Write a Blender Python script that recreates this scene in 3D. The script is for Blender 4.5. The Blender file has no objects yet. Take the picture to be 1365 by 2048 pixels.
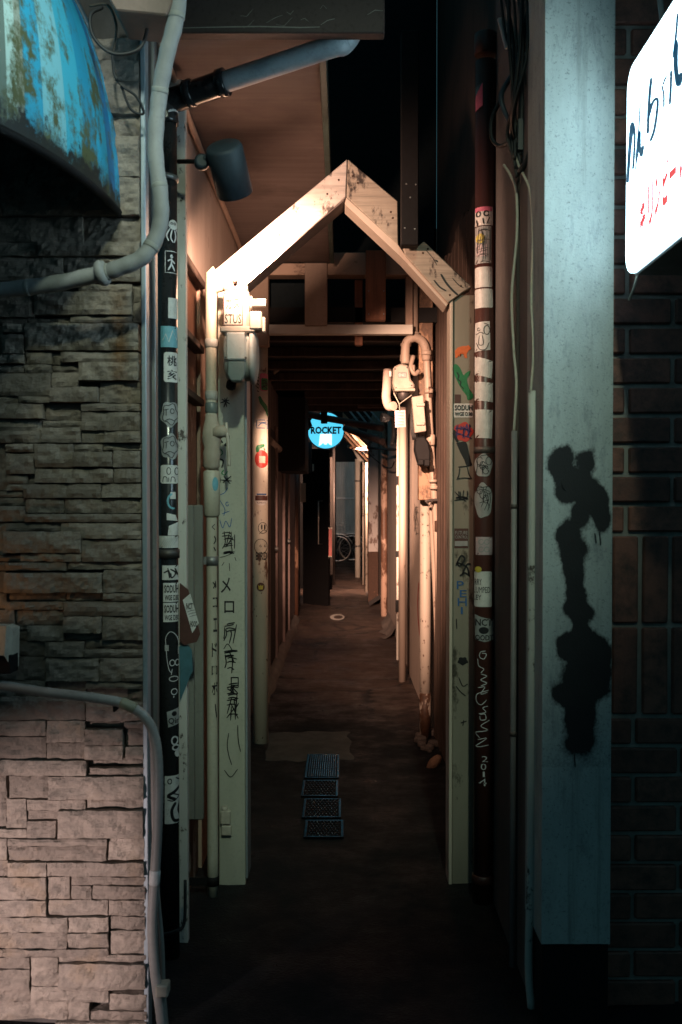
import bpy, bmesh, math, random
from mathutils import Vector, Matrix, noise

random.seed(7)
sc = bpy.context.scene
C = sc.collection
R = math.radians

# ---------------------------------------------------------------- camera, world, lights, exposure
F = 1991.0            # focal length in photo pixels (35 mm on 36 mm, portrait)
CAM = Vector((0, 0, 1.3))
PITCH = R(1.2)
CX, CY = 686.0, 1059.7
cam = bpy.data.cameras.new('camera')
cam.lens = 35.0; cam.sensor_width = 36.0; cam.sensor_fit = 'AUTO'
cam.shift_x = (682.5 - CX) / 2048.0
cam.shift_y = (CY - 1024.0) / 2048.0
cam.clip_start = 0.02; cam.clip_end = 500
cam.dof.use_dof = True; cam.dof.focus_distance = 4.2; cam.dof.aperture_fstop = 7.1
camo = bpy.data.objects.new('camera', cam); C.objects.link(camo)
camo.location = CAM; camo.rotation_euler = (R(90) - PITCH, 0, 0)
sc.camera = camo

world = bpy.data.worlds.new('World'); sc.world = world; world.use_nodes = True
bg = world.node_tree.nodes['Background']
bg.inputs['Color'].default_value = (0.021, 0.060, 0.074, 1); bg.inputs['Strength'].default_value = 1.0

vs = sc.view_settings
vs.view_transform = 'Standard'; vs.look = 'None'; vs.exposure = 0.0; vs.gamma = 1.0
sc.render.engine = 'CYCLES'
sc.cycles.use_denoising = True
sc.cycles.denoising_prefilter = 'ACCURATE'
sc.cycles.max_bounces = 8; sc.cycles.diffuse_bounces = 6
sc.cycles.sample_clamp_indirect = 6.0
sc.cycles.blur_glossy = 1.0

WARM = (1.0, 0.58, 0.40); COOL = (0.62, 0.90, 1.0); GREEN = (0.82, 1.0, 0.74)

def aim(o, target):
    d = (Vector(target) - o.location).normalized()
    o.rotation_euler = d.to_track_quat('-Z', 'Y').to_euler()

def spot(name, loc, target, watts, color, angle, blend, size=0.02):
    l = bpy.data.lights.new(name, 'SPOT'); l.energy = watts; l.color = color
    l.spot_size = R(angle); l.spot_blend = blend; l.shadow_soft_size = size
    o = bpy.data.objects.new(name, l); C.objects.link(o); o.location = loc; aim(o, target)
    return o

def ray(px, py):
    dx = (px - CX) / F; dy = -(py - CY) / F
    cp, sp = math.cos(PITCH), math.sin(PITCH)
    return Vector((dx, cp + dy * sp, -sp + dy * cp))

def P(px, py, d):
    """point at depth d (metres along the alley) seen at photo pixel px, py"""
    v = ray(px, py)
    return CAM + v * (d / v.y)

def G(px, py, z=0.0):
    v = ray(px, py)
    return CAM + v * ((z - CAM.z) / v.z)

# lamps of the place, plus an added fill at the far end
LAMP_D = 2.80
lamp_mouth = P(476, 384, LAMP_D + 0.07)
spot('alley_spot_light', lamp_mouth + Vector((0.005, 0.035, -0.035)), (0.20, 13.0, 0.35), 170, WARM, 76, 1.0, 0.03)
spot('alley_spot_mid_light', lamp_mouth + Vector((0.005, 0.035, -0.035)), (0.56, 6.4, 1.15), 950, WARM, 44, 1.0, 0.045)
spot('alley_spot_flood_light', lamp_mouth + Vector((0.005, 0.035, -0.035)), lamp_mouth + Vector((0.55, 1.0, -0.25)), 36, WARM, 112, 0.6, 0.03)
spot('alley_spot_core_light', lamp_mouth + Vector((0.005, 0.035, -0.035)), (0.34, 12.0, 0.80), 6500, WARM, 21, 1.0, 0.03)
spot('eave_lamp_light', (-0.32, 0.95, 3.0), (-0.82, 2.1, 2.36), 85, (0.84, 1.0, 0.90), 44, 0.9, 0.06)
spot('floor_uplight_light', (-1.25, 1.20, 0.22), (-0.70, 2.42, 0.29), 120, (1.0, 0.80, 0.78), 46, 0.9, 0.012)
spot('wall_lamp_light', (-0.97, 2.27, 1.02), (-0.75, 2.42, 1.08), 0.5, (1.0, 0.5, 0.2), 140, 0.9, 0.03)
spot('street_lamp_light', (0.35, -0.6, 3.9), (-0.05, 3.1, 1.36), 285, GREEN, 30, 1.0, 0.08)
spot('end_fill_light', (0.25, 20.5, 3.1), (0.05, 25.6, 1.3), 95, (0.9, 1.0, 1.0), 60, 0.8, 0.05)  # added fill, hidden from view, to brighten the corrugated panel
spot('far_lamp_light', P(731, 905, 14.7), (0.1, 18.0, 0.6), 1700, WARM, 150, 0.7, 0.04)

# ---------------------------------------------------------------- materials
MATS = {}
def nodes_of(name):
    m = bpy.data.materials.new(name); m.use_nodes = True
    nt = m.node_tree
    return m, nt, nt.nodes['Principled BSDF']

def rgb(c): return (c[0], c[1], c[2], 1.0)

def noise_node(nt, scale, detail=6, rough=0.6, stretch=(1, 1, 1)):
    g = nt.nodes.new('ShaderNodeNewGeometry')
    mp = nt.nodes.new('ShaderNodeMapping'); mp.inputs['Scale'].default_value = stretch
    nt.links.new(g.outputs['Position'], mp.inputs['Vector'])
    n = nt.nodes.new('ShaderNodeTexNoise'); n.inputs['Scale'].default_value = scale
    n.inputs['Detail'].default_value = detail; n.inputs['Roughness'].default_value = rough
    nt.links.new(mp.outputs['Vector'], n.inputs['Vector'])
    return n

def ramp(nt, src, a, b, inv=False):
    r = nt.nodes.new('ShaderNodeMapRange'); r.clamp = True
    r.inputs['From Min'].default_value = a; r.inputs['From Max'].default_value = b
    if inv: r.inputs['To Min'].default_value = 1; r.inputs['To Max'].default_value = 0
    nt.links.new(src, r.inputs['Value'])
    return r.outputs['Result']

def mix(nt, fac, a, b):
    m = nt.nodes.new('ShaderNodeMix'); m.data_type = 'RGBA'
    for sock, v in ((m.inputs[0], fac), (m.inputs[6], a), (m.inputs[7], b)):
        if isinstance(v, bpy.types.NodeSocket): nt.links.new(v, sock)
        elif isinstance(v, (int, float)): sock.default_value = v
        else: sock.default_value = rgb(v)
    return m.outputs[2]

def bump(nt, p, h, strength, dist=0.004):
    b = nt.nodes.new('ShaderNodeBump'); b.inputs['Strength'].default_value = strength
    b.inputs['Distance'].default_value = dist
    nt.links.new(h, b.inputs['Height'])
    nt.links.new(b.outputs['Normal'], p.inputs['Normal'])

def grime(name, c1, c2, scale=6, rough=0.6, metal=0.0, bumps=0.25, stretch=(1, 1, 0.35), lo=0.35, hi=0.7, fine=90, dist=0.002, spec=0.5):
    """base colour c1 worn and dirtied towards c2"""
    if name in MATS: return MATS[name]
    m, nt, p = nodes_of(name)
    n1 = noise_node(nt, scale, 8, 0.65, stretch)
    n2 = noise_node(nt, fine, 4, 0.6)
    col = mix(nt, ramp(nt, n1.outputs['Fac'], lo, hi), c1, c2)
    dark = tuple(x * 0.72 for x in c1)
    col = mix(nt, ramp(nt, n2.outputs['Fac'], 0.52, 0.78), col, dark)
    nt.links.new(col, p.inputs['Base Color'])
    p.inputs['Metallic'].default_value = metal
    p.inputs['Specular IOR Level'].default_value = spec
    rr = nt.nodes.new('ShaderNodeMapRange'); nt.links.new(n1.outputs['Fac'], rr.inputs['Value'])
    rr.inputs['To Min'].default_value = max(0.05, rough - 0.12); rr.inputs['To Max'].default_value = min(1, rough + 0.15)
    nt.links.new(rr.outputs['Result'], p.inputs['Roughness'])
    if bumps: bump(nt, p, n2.outputs['Fac'], bumps, dist)
    MATS[name] = m
    return m

def peel(name, paint, under, amount=0.5, scale=14, rough=0.55, stretch=(1, 1, 0.5), soft=0.03, stain=None, spots=0.0, grain=None):
    """paint flaking off in patches to show what is underneath; amount 0..1 is how much is gone"""
    if name in MATS: return MATS[name]
    m, nt, p = nodes_of(name)
    n1 = noise_node(nt, scale, 10, 0.68, stretch)
    n2 = noise_node(nt, scale * 0.22, 4, 0.5, (1, 1, 0.6))
    add = nt.nodes.new('ShaderNodeMath'); add.operation = 'MULTIPLY_ADD'
    nt.links.new(n2.outputs['Fac'], add.inputs[0]); add.inputs[1].default_value = 0.55
    nt.links.new(n1.outputs['Fac'], add.inputs[2])
    t = 0.98 - amount * 0.45
    mask = ramp(nt, add.outputs[0], t - soft, t + soft)
    n3 = noise_node(nt, 5, 6, 0.6, (1, 1, 0.25))
    pc = mix(nt, ramp(nt, n3.outputs['Fac'], 0.4, 0.75), paint, stain or tuple(x * 0.75 for x in paint))
    if grain is not None:
        ng = noise_node(nt, 90, 6, 0.7, (1, 1, 1)); mpg = ng.inputs['Vector'].links[0].from_node
        mpg.inputs['Rotation'].default_value = (0, grain, 0); mpg.inputs['Scale'].default_value = (0.05, 1, 1)
        pc = mix(nt, ramp(nt, ng.outputs['Fac'], 0.46, 0.66), pc, tuple(x * 0.62 for x in paint))
    n4 = noise_node(nt, 60, 6, 0.7)
    uc = mix(nt, ramp(nt, n4.outputs['Fac'], 0.35, 0.65), under, tuple(x * 0.45 for x in under))
    col = mix(nt, mask, pc, uc)
    if spots:
        n5 = noise_node(nt, 55, 2, 0.5, (1, 1, 0.6))
        col = mix(nt, ramp(nt, n5.outputs['Fac'], 0.74 - spots * 0.1, 0.77 - spots * 0.1), col, (0.09, 0.045, 0.03))
    nt.links.new(col, p.inputs['Base Color'])
    p.inputs['Roughness'].default_value = rough
    inv = nt.nodes.new('ShaderNodeMath'); inv.operation = 'SUBTRACT'; inv.inputs[0].default_value = 1
    nt.links.new(mask, inv.inputs[1])
    bump(nt, p, inv.outputs[0], 0.5, 0.0015)
    MATS[name] = m
    return m

def flat(name, c, rough=0.5, metal=0.0, emit=0.0, spec=0.5, alpha=None):
    if name in MATS: return MATS[name]
    m, nt, p = nodes_of(name)
    n = noise_node(nt, 45, 5, 0.6)
    col = mix(nt, ramp(nt, n.outputs['Fac'], 0.35, 0.7), c, tuple(x * 0.78 for x in c))
    nd = noise_node(nt, 110, 8, 0.78, (1, 1, 0.5))
    col = mix(nt, ramp(nt, nd.outputs['Fac'], 0.60, 0.66), col, tuple(x * 0.42 for x in c))
    nt.links.new(col, p.inputs['Base Color'])
    p.inputs['Roughness'].default_value = rough; p.inputs['Metallic'].default_value = metal
    p.inputs['Specular IOR Level'].default_value = spec
    if emit:
        p.inputs['Emission Color'].default_value = rgb(c); p.inputs['Emission Strength'].default_value = emit
    MATS[name] = m
    return m

def wood(name, c1, c2, rough=0.7, axis='z', scale=9):
    if name in MATS: return MATS[name]
    m, nt, p = nodes_of(name)
    st = {'z': (1, 1, 0.06), 'x': (0.06, 1, 1), 'y': (1, 0.06, 1), 'd1': (0.4, 1, 0.4)}[axis]
    n1 = noise_node(nt, scale * 6, 8, 0.7, st)
    n2 = noise_node(nt, 4, 5, 0.6)
    col = mix(nt, ramp(nt, n1.outputs['Fac'], 0.35, 0.68), c1, c2)
    col = mix(nt, ramp(nt, n2.outputs['Fac'], 0.5, 0.8), col, tuple(x * 0.55 for x in c2))
    nt.links.new(col, p.inputs['Base Color']); p.inputs['Roughness'].default_value = rough
    bump(nt, p, n1.outputs['Fac'], 0.35, 0.002)
    MATS[name] = m
    return m

WHITE_PAINT = peel('white_paint', (0.62, 0.60, 0.54), (0.16, 0.09, 0.06), 0.10, 10, stain=(0.47, 0.44, 0.38))
GATE_WHITE = peel('gate_white_paint', (0.60, 0.56, 0.52), (0.13, 0.11, 0.10), 0.15, 22, stain=(0.40, 0.36, 0.33), grain=R(40))
GATE_WORN = peel('gate_worn_paint', (0.40, 0.36, 0.30), (0.06, 0.05, 0.045), 0.26, 16, stain=(0.28, 0.24, 0.19), grain=R(-42))
PIPE_WHITE = peel('pipe_white_paint', (0.45, 0.40, 0.34), (0.10, 0.05, 0.03), 0.20, 22, stretch=(1, 1, 0.8), stain=(0.34, 0.29, 0.23), spots=0.5)
PIPE_RUSTY = peel('pipe_rusty_paint', (0.58, 0.50, 0.42), (0.12, 0.06, 0.035), 0.52, 16, stretch=(1, 1, 0.6))
RUST = peel('rusty_steel', (0.22, 0.12, 0.08), (0.07, 0.035, 0.022), 0.9, 14, rough=0.85)
FLAKING = peel('flaking_white', (0.60, 0.59, 0.55), (0.10, 0.08, 0.07), 0.17, 30, stretch=(1, 1, 0.7))
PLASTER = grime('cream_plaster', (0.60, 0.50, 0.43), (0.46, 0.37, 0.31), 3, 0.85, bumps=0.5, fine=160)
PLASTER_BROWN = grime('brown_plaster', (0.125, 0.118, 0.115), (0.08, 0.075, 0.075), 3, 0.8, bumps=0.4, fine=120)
SALMON = grime('salmon_board', (0.44, 0.32, 0.25), (0.30, 0.20, 0.15), 4, 0.75, bumps=0.25)
PLYWOOD = wood('soffit_plywood', (0.185, 0.145, 0.13), (0.135, 0.10, 0.088), 0.8, 'x', 5)
DARK_WOOD = wood('dark_timber', (0.075, 0.045, 0.033), (0.03, 0.02, 0.016), 0.75)
RED_WOOD = wood('red_timber', (0.28, 0.115, 0.06), (0.17, 0.07, 0.04), 0.65)
FASCIA = grime('fascia_metal', (0.032, 0.022, 0.020), (0.05, 0.036, 0.032), 7, 0.6, bumps=0.15, stretch=(0.4, 1, 1), spec=0.2)
BLACK_PIPE = grime('black_pvc', (0.012, 0.013, 0.015), (0.030, 0.032, 0.034), 9, 0.17, bumps=0.03, stretch=(1, 1, 0.3))
BROWN_PIPE = grime('brown_pvc', (0.075, 0.026, 0.020), (0.045, 0.020, 0.017), 6, 0.33, bumps=0.06)
GREY_PIPE = grime('grey_pvc', (0.34, 0.40, 0.43), (0.15, 0.18, 0.20), 13, 0.45, bumps=0.1, stretch=(0.6, 1, 1), lo=0.45, hi=0.72)
HOSE = grime('grey_hose', (0.36, 0.36, 0.36), (0.22, 0.22, 0.22), 8, 0.6, bumps=0.15)
STEEL = grime('galvanised_steel', (0.30, 0.31, 0.31), (0.17, 0.17, 0.17), 12, 0.45, metal=0.6, bumps=0.1)
STEEL_DARK = grime('dark_steel', (0.06, 0.06, 0.062), (0.10, 0.08, 0.07), 12, 0.5, metal=0.5, bumps=0.1)
TRIM = grime('corner_trim_metal', (0.34, 0.40, 0.44), (0.22, 0.25, 0.26), 5, 0.4, metal=0.3, bumps=0.05)
CONCRETE = grime('grey_concrete', (0.16, 0.135, 0.12), (0.085, 0.072, 0.065), 5, 0.85, bumps=0.6, stretch=(1, 1, 1), fine=60, dist=0.004)
BLACK = flat('matt_black', (0.010, 0.010, 0.011), 0.7, spec=0.2)
GLOSS_BLACK = flat('gloss_black', (0.010, 0.010, 0.011), 0.22)
RUBBER = flat('black_rubber', (0.018, 0.018, 0.019), 0.55)
CREAM = flat('cream_plastic', (0.50, 0.46, 0.38), 0.5)
METER_GREY = grime('meter_grey', (0.46, 0.48, 0.46), (0.30, 0.30, 0.27), 8, 0.5, bumps=0.1)
METER_TEAL = grime('meter_face', (0.16, 0.20, 0.19), (0.10, 0.12, 0.11), 8, 0.35, bumps=0.08)
METER_CREAM = grime('meter_cream', (0.42, 0.37, 0.31), (0.27, 0.22, 0.17), 8, 0.55, bumps=0.1)
CLAY = grime('valve_putty', (0.46, 0.41, 0.33), (0.28, 0.24, 0.19), 14, 0.8, bumps=0.5, fine=50)
S_WHITE = flat('sticker_white', (0.66, 0.66, 0.64), 0.45)
S_GREY = flat('sticker_grey', (0.33, 0.34, 0.34), 0.5)
S_CYAN = flat('sticker_cyan', (0.16, 0.42, 0.52), 0.45)
S_BLUE = flat('ink_blue', (0.03, 0.12, 0.33), 0.5)
S_TEAL = flat('sticker_teal', (0.06, 0.16, 0.20), 0.5)
S_PINK = flat('sticker_pink', (0.62, 0.16, 0.26), 0.45)
S_PALEPINK = flat('sticker_pale_pink', (0.50, 0.40, 0.42), 0.5)
S_YELLOW = flat('sticker_yellow', (0.55, 0.48, 0.07), 0.45)
S_ORANGE = flat('sticker_orange', (0.72, 0.16, 0.035), 0.45)
S_RED = flat('sticker_red', (0.50, 0.05, 0.04), 0.45)
S_GREEN = flat('sticker_green', (0.02, 0.20, 0.07), 0.45)
S_BROWN = flat('sticker_brown', (0.085, 0.035, 0.028), 0.5)
INK = flat('ink_black', (0.012, 0.012, 0.014), 0.45)
INK_WHITE = flat('ink_white', (0.62, 0.62, 0.64), 0.4)

def emit_mat(name, c, s):
    m, nt, p = nodes_of(name)
    p.inputs['Base Color'].default_value = rgb(tuple(min(0.8, x) for x in c)); p.inputs['Roughness'].default_value = 0.4
    p.inputs['Emission Color'].default_value = rgb(c); p.inputs['Emission Strength'].default_value = s
    return m

# ---------------------------------------------------------------- mesh helpers
class MB:
    def __init__(self): self.bm = bmesh.new()
    def box(self, x0, x1, y0, y1, z0, z1, bev=0.0, rot=None, seg=1):
        if x1 < x0: x0, x1 = x1, x0
        if y1 < y0: y0, y1 = y1, y0
        if z1 < z0: z0, z1 = z1, z0
        c = Vector(((x0 + x1) / 2, (y0 + y1) / 2, (z0 + z1) / 2))
        M = Matrix.Translation(c)
        if rot: M = M @ rot
        M = M @ Matrix.Diagonal((x1 - x0, y1 - y0, z1 - z0, 1))
        r = bmesh.ops.create_cube(self.bm, size=1, matrix=M)
        if bev:
            vs_ = set(r['verts'])
            es = [e for e in self.bm.edges if e.verts[0] in vs_ and e.verts[1] in vs_]
            b = min(bev, 0.45 * min(x1 - x0, y1 - y0, z1 - z0))
            bmesh.ops.bevel(self.bm, geom=es, offset=b, segments=seg, affect='EDGES', profile=0.5)
        return self
    def bxp(self, x0, y0, x1, y1, d0, d1, bev=0.002):
        """axis-aligned box whose front face (depth d0) covers these photo pixels"""
        a = P(x0, y0, d0); b = P(x1, y1, d0); m = P((x0 + x1) / 2, (y0 + y1) / 2, d0)
        ax = P(x0, (y0 + y1) / 2, d0).x; bx = P(x1, (y0 + y1) / 2, d0).x
        return self.box(ax, bx, d0, d1, b.z, a.z, bev)
    def prism(self, pts, vec, bev=0.0):
        bm = self.bm; vec = Vector(vec)
        f = [bm.verts.new(p) for p in pts]; g = [bm.verts.new(Vector(p) + vec) for p in pts]
        n = len(pts)
        fs = [bm.faces.new(f), bm.faces.new(g[::-1])]
        for i in range(n): fs.append(bm.faces.new((f[i], g[i], g[(i + 1) % n], f[(i + 1) % n])))
        bmesh.ops.recalc_face_normals(bm, faces=fs)
        if bev:
            es = list({e for q in fs for e in q.edges})
            bmesh.ops.bevel(bm, geom=es, offset=bev, segments=1, affect='EDGES', profile=0.5)
        return self
    def prismp(self, pxs, d, thick, bev=0.0):
        return self.prism([P(x, y, d) for x, y in pxs], (0, thick, 0), bev)
    def tube(self, pts, r, seg=12, caps=True):
        pts = [Vector(p) for p in pts]; n = len(pts); bm = self.bm
        rs = r if isinstance(r, (list, tuple)) else [r] * n
        rings = []; ref = None
        for i in range(n):
            t = (pts[min(i + 1, n - 1)] - pts[max(i - 1, 0)]).normalized()
            if ref is None:
                ref = Vector((0, 0, 1)) if abs(t.z) < 0.9 else Vector((0, -1, 0))
            u = (ref - t * ref.dot(t)).normalized(); w = t.cross(u); ref = u
            rings.append([bm.verts.new(pts[i] + (u * math.cos(a) + w * math.sin(a)) * rs[i])
                          for a in (2 * math.pi * k / seg for k in range(seg))])
        for i in range(n - 1):
            for k in range(seg):
                f = bm.faces.new((rings[i][k], rings[i][(k + 1) % seg], rings[i + 1][(k + 1) % seg], rings[i + 1][k])); f.smooth = True
        if caps:
            bm.faces.new(rings[0][::-1]); bm.faces.new(rings[-1])
        return self
    def lathe(self, prof, p0, axis, seg=16, caps=True):
        axis = Vector(axis).normalized(); p0 = Vector(p0)
        pts, rs = [], []
        for r, t in prof: pts.append(p0 + axis * t); rs.append(r)
        # keep tangents along the axis also for equal heights
        bm = self.bm
        ref = Vector((0, 0, 1)) if abs(axis.z) < 0.9 else Vector((0, -1, 0))
        u = (ref - axis * ref.dot(axis)).normalized(); w = axis.cross(u)
        rings = [[bm.verts.new(p + (u * math.cos(2 * math.pi * k / seg) + w * math.sin(2 * math.pi * k / seg)) * max(r, 1e-4)) for k in range(seg)] for p, r in zip(pts, rs)]
        for i in range(len(rings) - 1):
            for k in range(seg):
                f = bm.faces.new((rings[i][k], rings[i][(k + 1) % seg], rings[i + 1][(k + 1) % seg], rings[i + 1][k])); f.smooth = True
        if caps:
            bm.faces.new(rings[0][::-1]); bm.faces.new(rings[-1])
        return self
    def grid(self, fn, nu, nv, smooth=True):
        bm = self.bm
        v = [[bm.verts.new(fn(i / nu, j / nv)) for j in range(nv + 1)] for i in range(nu + 1)]
        for i in range(nu):
            for j in range(nv):
                f = bm.faces.new((v[i][j], v[i + 1][j], v[i + 1][j + 1], v[i][j + 1])); f.smooth = smooth
        return self
    # flat marks: photo-pixel shapes laid on a surface by a mapping fn(px, py, off)
    def patch(self, outline, fn, off=0.0008, rings=4):
        outline = dense(outline)
        n = len(outline); cx = sum(p[0] for p in outline) / n; cy = sum(p[1] for p in outline) / n
        bm = self.bm
        c = bm.verts.new(fn(cx, cy, off)); prev = None
        for k in range(1, rings + 1):
            t = k / rings
            cur = [bm.verts.new(fn(cx + (x - cx) * t, cy + (y - cy) * t, off)) for x, y in outline]
            for i in range(n):
                j = (i + 1) % n
                if prev is None: bm.faces.new((c, cur[i], cur[j]))
                else: bm.faces.new((prev[i], cur[i], cur[j], prev[j]))
            prev = cur
        return self
    def stroke(self, line, fn, w=2.0, off=0.0014, taper=True):
        bm = self.bm; n = len(line); prev = None
        for i in range(n):
            x, y = line[i]
            x0, y0 = line[max(i - 1, 0)]; x1, y1 = line[min(i + 1, n - 1)]
            dx, dy = x1 - x0, y1 - y0; L = math.hypot(dx, dy) or 1
            ww = w / 2 * (0.6 if taper and i in (0, n - 1) else 1.0)
            nx, ny = -dy / L * ww, dx / L * ww
            cur = (bm.verts.new(fn(x + nx, y + ny, off)), bm.verts.new(fn(x - nx, y - ny, off)))
            if prev: bm.faces.new((prev[0], cur[0], cur[1], prev[1]))
            prev = cur
        return self
    def text(self, s, fn, x0, y0, x1, y1, off=0.0014, bold=0.0, slant=0.0):
        vs_, fs_ = text_mesh(s, bold)
        bm = self.bm
        nv = [bm.verts.new(fn(x0 + (x1 - x0) * u, y1 + (y0 - y1) * v + slant * (u - 0.5), off)) for u, v in vs_]
        for f in fs_:
            try: bm.faces.new([nv[i] for i in f])
            except ValueError: pass
        return self
    def mesh(self, name):
        me = bpy.data.meshes.new(name); self.bm.to_mesh(me); self.bm.free()
        return me

def dense(o, step=4.0):
    out = []
    for i in range(len(o)):
        a, b = o[i], o[(i + 1) % len(o)]; k = max(1, int(math.hypot(b[0] - a[0], b[1] - a[1]) / step))
        for j in range(k): out.append((a[0] + (b[0] - a[0]) * j / k, a[1] + (b[1] - a[1]) * j / k))
    return out

TXT = {}
def text_mesh(s, bold=0.0):
    if (s, bold) in TXT: return TXT[(s, bold)]
    cu = bpy.data.curves.new('lettering', 'FONT'); cu.body = s; cu.resolution_u = 2; cu.offset = bold
    o = bpy.data.objects.new('lettering', cu); C.objects.link(o)
    dg = bpy.context.evaluated_depsgraph_get()
    me = bpy.data.meshes.new_from_object(o.evaluated_get(dg))
    vs_ = [(v.co.x, v.co.y) for v in me.vertices]; fs_ = [tuple(p.vertices) for p in me.polygons]
    bpy.data.objects.remove(o); bpy.data.curves.remove(cu); bpy.data.meshes.remove(me)
    xs = [v[0] for v in vs_]; ys = [v[1] for v in vs_]
    w = (max(xs) - min(xs)) or 1; h = (max(ys) - min(ys)) or 1
    TXT[(s, bold)] = ([((x - min(xs)) / w, (y - min(ys)) / h) for x, y in vs_], fs_)
    return TXT[(s, bold)]

def catmull(pts, n=6):
    pts = [Vector(p) for p in pts]; out = []
    q = [pts[0] * 2 - pts[1]] + pts + [pts[-1] * 2 - pts[-2]]
    for i in range(1, len(q) - 2):
        a, b, c, d = q[i - 1], q[i], q[i + 1], q[i + 2]
        for k in range(n):
            t = k / n
            out.append(0.5 * ((2 * b) + (c - a) * t + (2 * a - 5 * b + 4 * c - d) * t * t + (3 * b - a - 3 * c + d) * t ** 3))
    out.append(pts[-1]); return out

def c2(pts, n=5): return [(v.x, v.y) for v in catmull([Vector((x, y, 0)) for x, y in pts], n)]
def rect(x0, y0, x1, y1, n=5, r=0):
    if r:
        out = []
        for cx, cy, a0 in ((x1 - r, y0 + r, -90), (x1 - r, y1 - r, 0), (x0 + r, y1 - r, 90), (x0 + r, y0 + r, 180)):
            for k in range(4): a = R(a0 + 30 * k); out.append((cx + r * math.cos(a), cy + r * math.sin(a)))
        return out
    out = []
    cs = [(x0, y0), (x1, y0), (x1, y1), (x0, y1)]
    for i in range(4):
        a, b = cs[i], cs[(i + 1) % 4]
        for k in range(n): out.append((a[0] + (b[0] - a[0]) * k / n, a[1] + (b[1] - a[1]) * k / n))
    return out
def oval(cx, cy, rx, ry, n=20, wob=0.0, seed=0):
    return [(cx + rx * (1 + wob * math.sin(5 * a + seed)) * math.cos(a), cy + ry * (1 + wob * math.sin(5 * a + seed)) * math.sin(a)) for a in (2 * math.pi * k / n for k in range(n))]
def scribble(x0, y0, x1, y1, n, seed):
    """strokes that read as a hand-written character"""
    rd = random.Random(seed); out = []
    for k in range(n):
        t = rd.random()
        if t < 0.4: y = y0 + (y1 - y0) * rd.random(); out.append([(x0 + (x1 - x0) * 0.3 * rd.random(), y), ((x0 + x1) / 2, y - 2), (x1 - (x1 - x0) * 0.3 * rd.random(), y + rd.uniform(-5, 3))])
        elif t < 0.75: x = x0 + (x1 - x0) * rd.random(); out.append([(x, y0 + (y1 - y0) * 0.3 * rd.random()), (x + rd.uniform(-3, 3), (y0 + y1) / 2), (x + rd.uniform(-6, 4), y1 - (y1 - y0) * 0.3 * rd.random())])
        else: out.append([(x0 + (x1 - x0) * rd.random(), y0 + (y1 - y0) * rd.random() * 0.6), (x0 + (x1 - x0) * rd.random(), y0 + (y1 - y0) * (0.4 + rd.random() * 0.6))])
    return out

ROOT = {}
def put(o, label, cat, group=None, kind=None):
    if label: o['label'] = label
    if cat: o['category'] = cat
    if group: o['group'] = group
    if kind: o['kind'] = kind
    return o
def thing(name, label, cat, loc, group=None):
    o = bpy.data.objects.new(name, None); C.objects.link(o); o.location = loc; o.empty_display_size = 0.05
    ROOT[o] = Vector(loc)
    return put(o, label, cat, group)
def part(parent, name, mb, m, label=None, kind=None):
    """child mesh built in world coordinates under a thing (or a part of it)"""
    loc = ROOT[parent]
    me = mb.mesh(name) if isinstance(mb, MB) else mb
    me.transform(Matrix.Translation(-loc)); me.materials.append(m)
    o = bpy.data.objects.new(name, me); C.objects.link(o); o.parent = parent
    ROOT[o] = loc
    if label: o['label'] = label
    if kind: o['kind'] = kind
    return o
def solid(name, label, cat, mb, m, group=None, kind=None):
    me = mb.mesh(name) if isinstance(mb, MB) else mb
    xs = [v.co for v in me.vertices]
    loc = Vector(((min(v.x for v in xs) + max(v.x for v in xs)) / 2, (min(v.y for v in xs) + max(v.y for v in xs)) / 2, min(v.z for v in xs)))
    me.transform(Matrix.Translation(-loc)); me.materials.append(m)
    o = bpy.data.objects.new(name, me); C.objects.link(o); o.location = loc
    ROOT[o] = loc
    return put(o, label, cat, group, kind)

def plane_map(d):
    return lambda px, py, off: P(px, py, d - off)
def pipe_map(cx, cy, r):
    L = math.hypot(cx, cy); w = Vector((-cx / L, -cy / L)); t = Vector((-w.y, w.x))
    def fn(px, py, off):
        q = P(px, py, cy - r)
        u = (P(px, py, cy).x - cx) * t.x
        u = max(-0.97 * r, min(0.97 * r, u))
        rr = r + off; h = math.sqrt(max(rr * rr - u * u, 0))
        return Vector((cx + t.x * u + w.x * h, cy + t.y * u + w.y * h, q.z))
    return fn
def side_map(X):
    """marks on a wall that runs along the alley at x = X"""
    s = 1 if X < 0 else -1
    def fn(px, py, off):
        v = ray(px, py); q = CAM + v * ((X + s * off) / v.x)
        return q
    return fn

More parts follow.
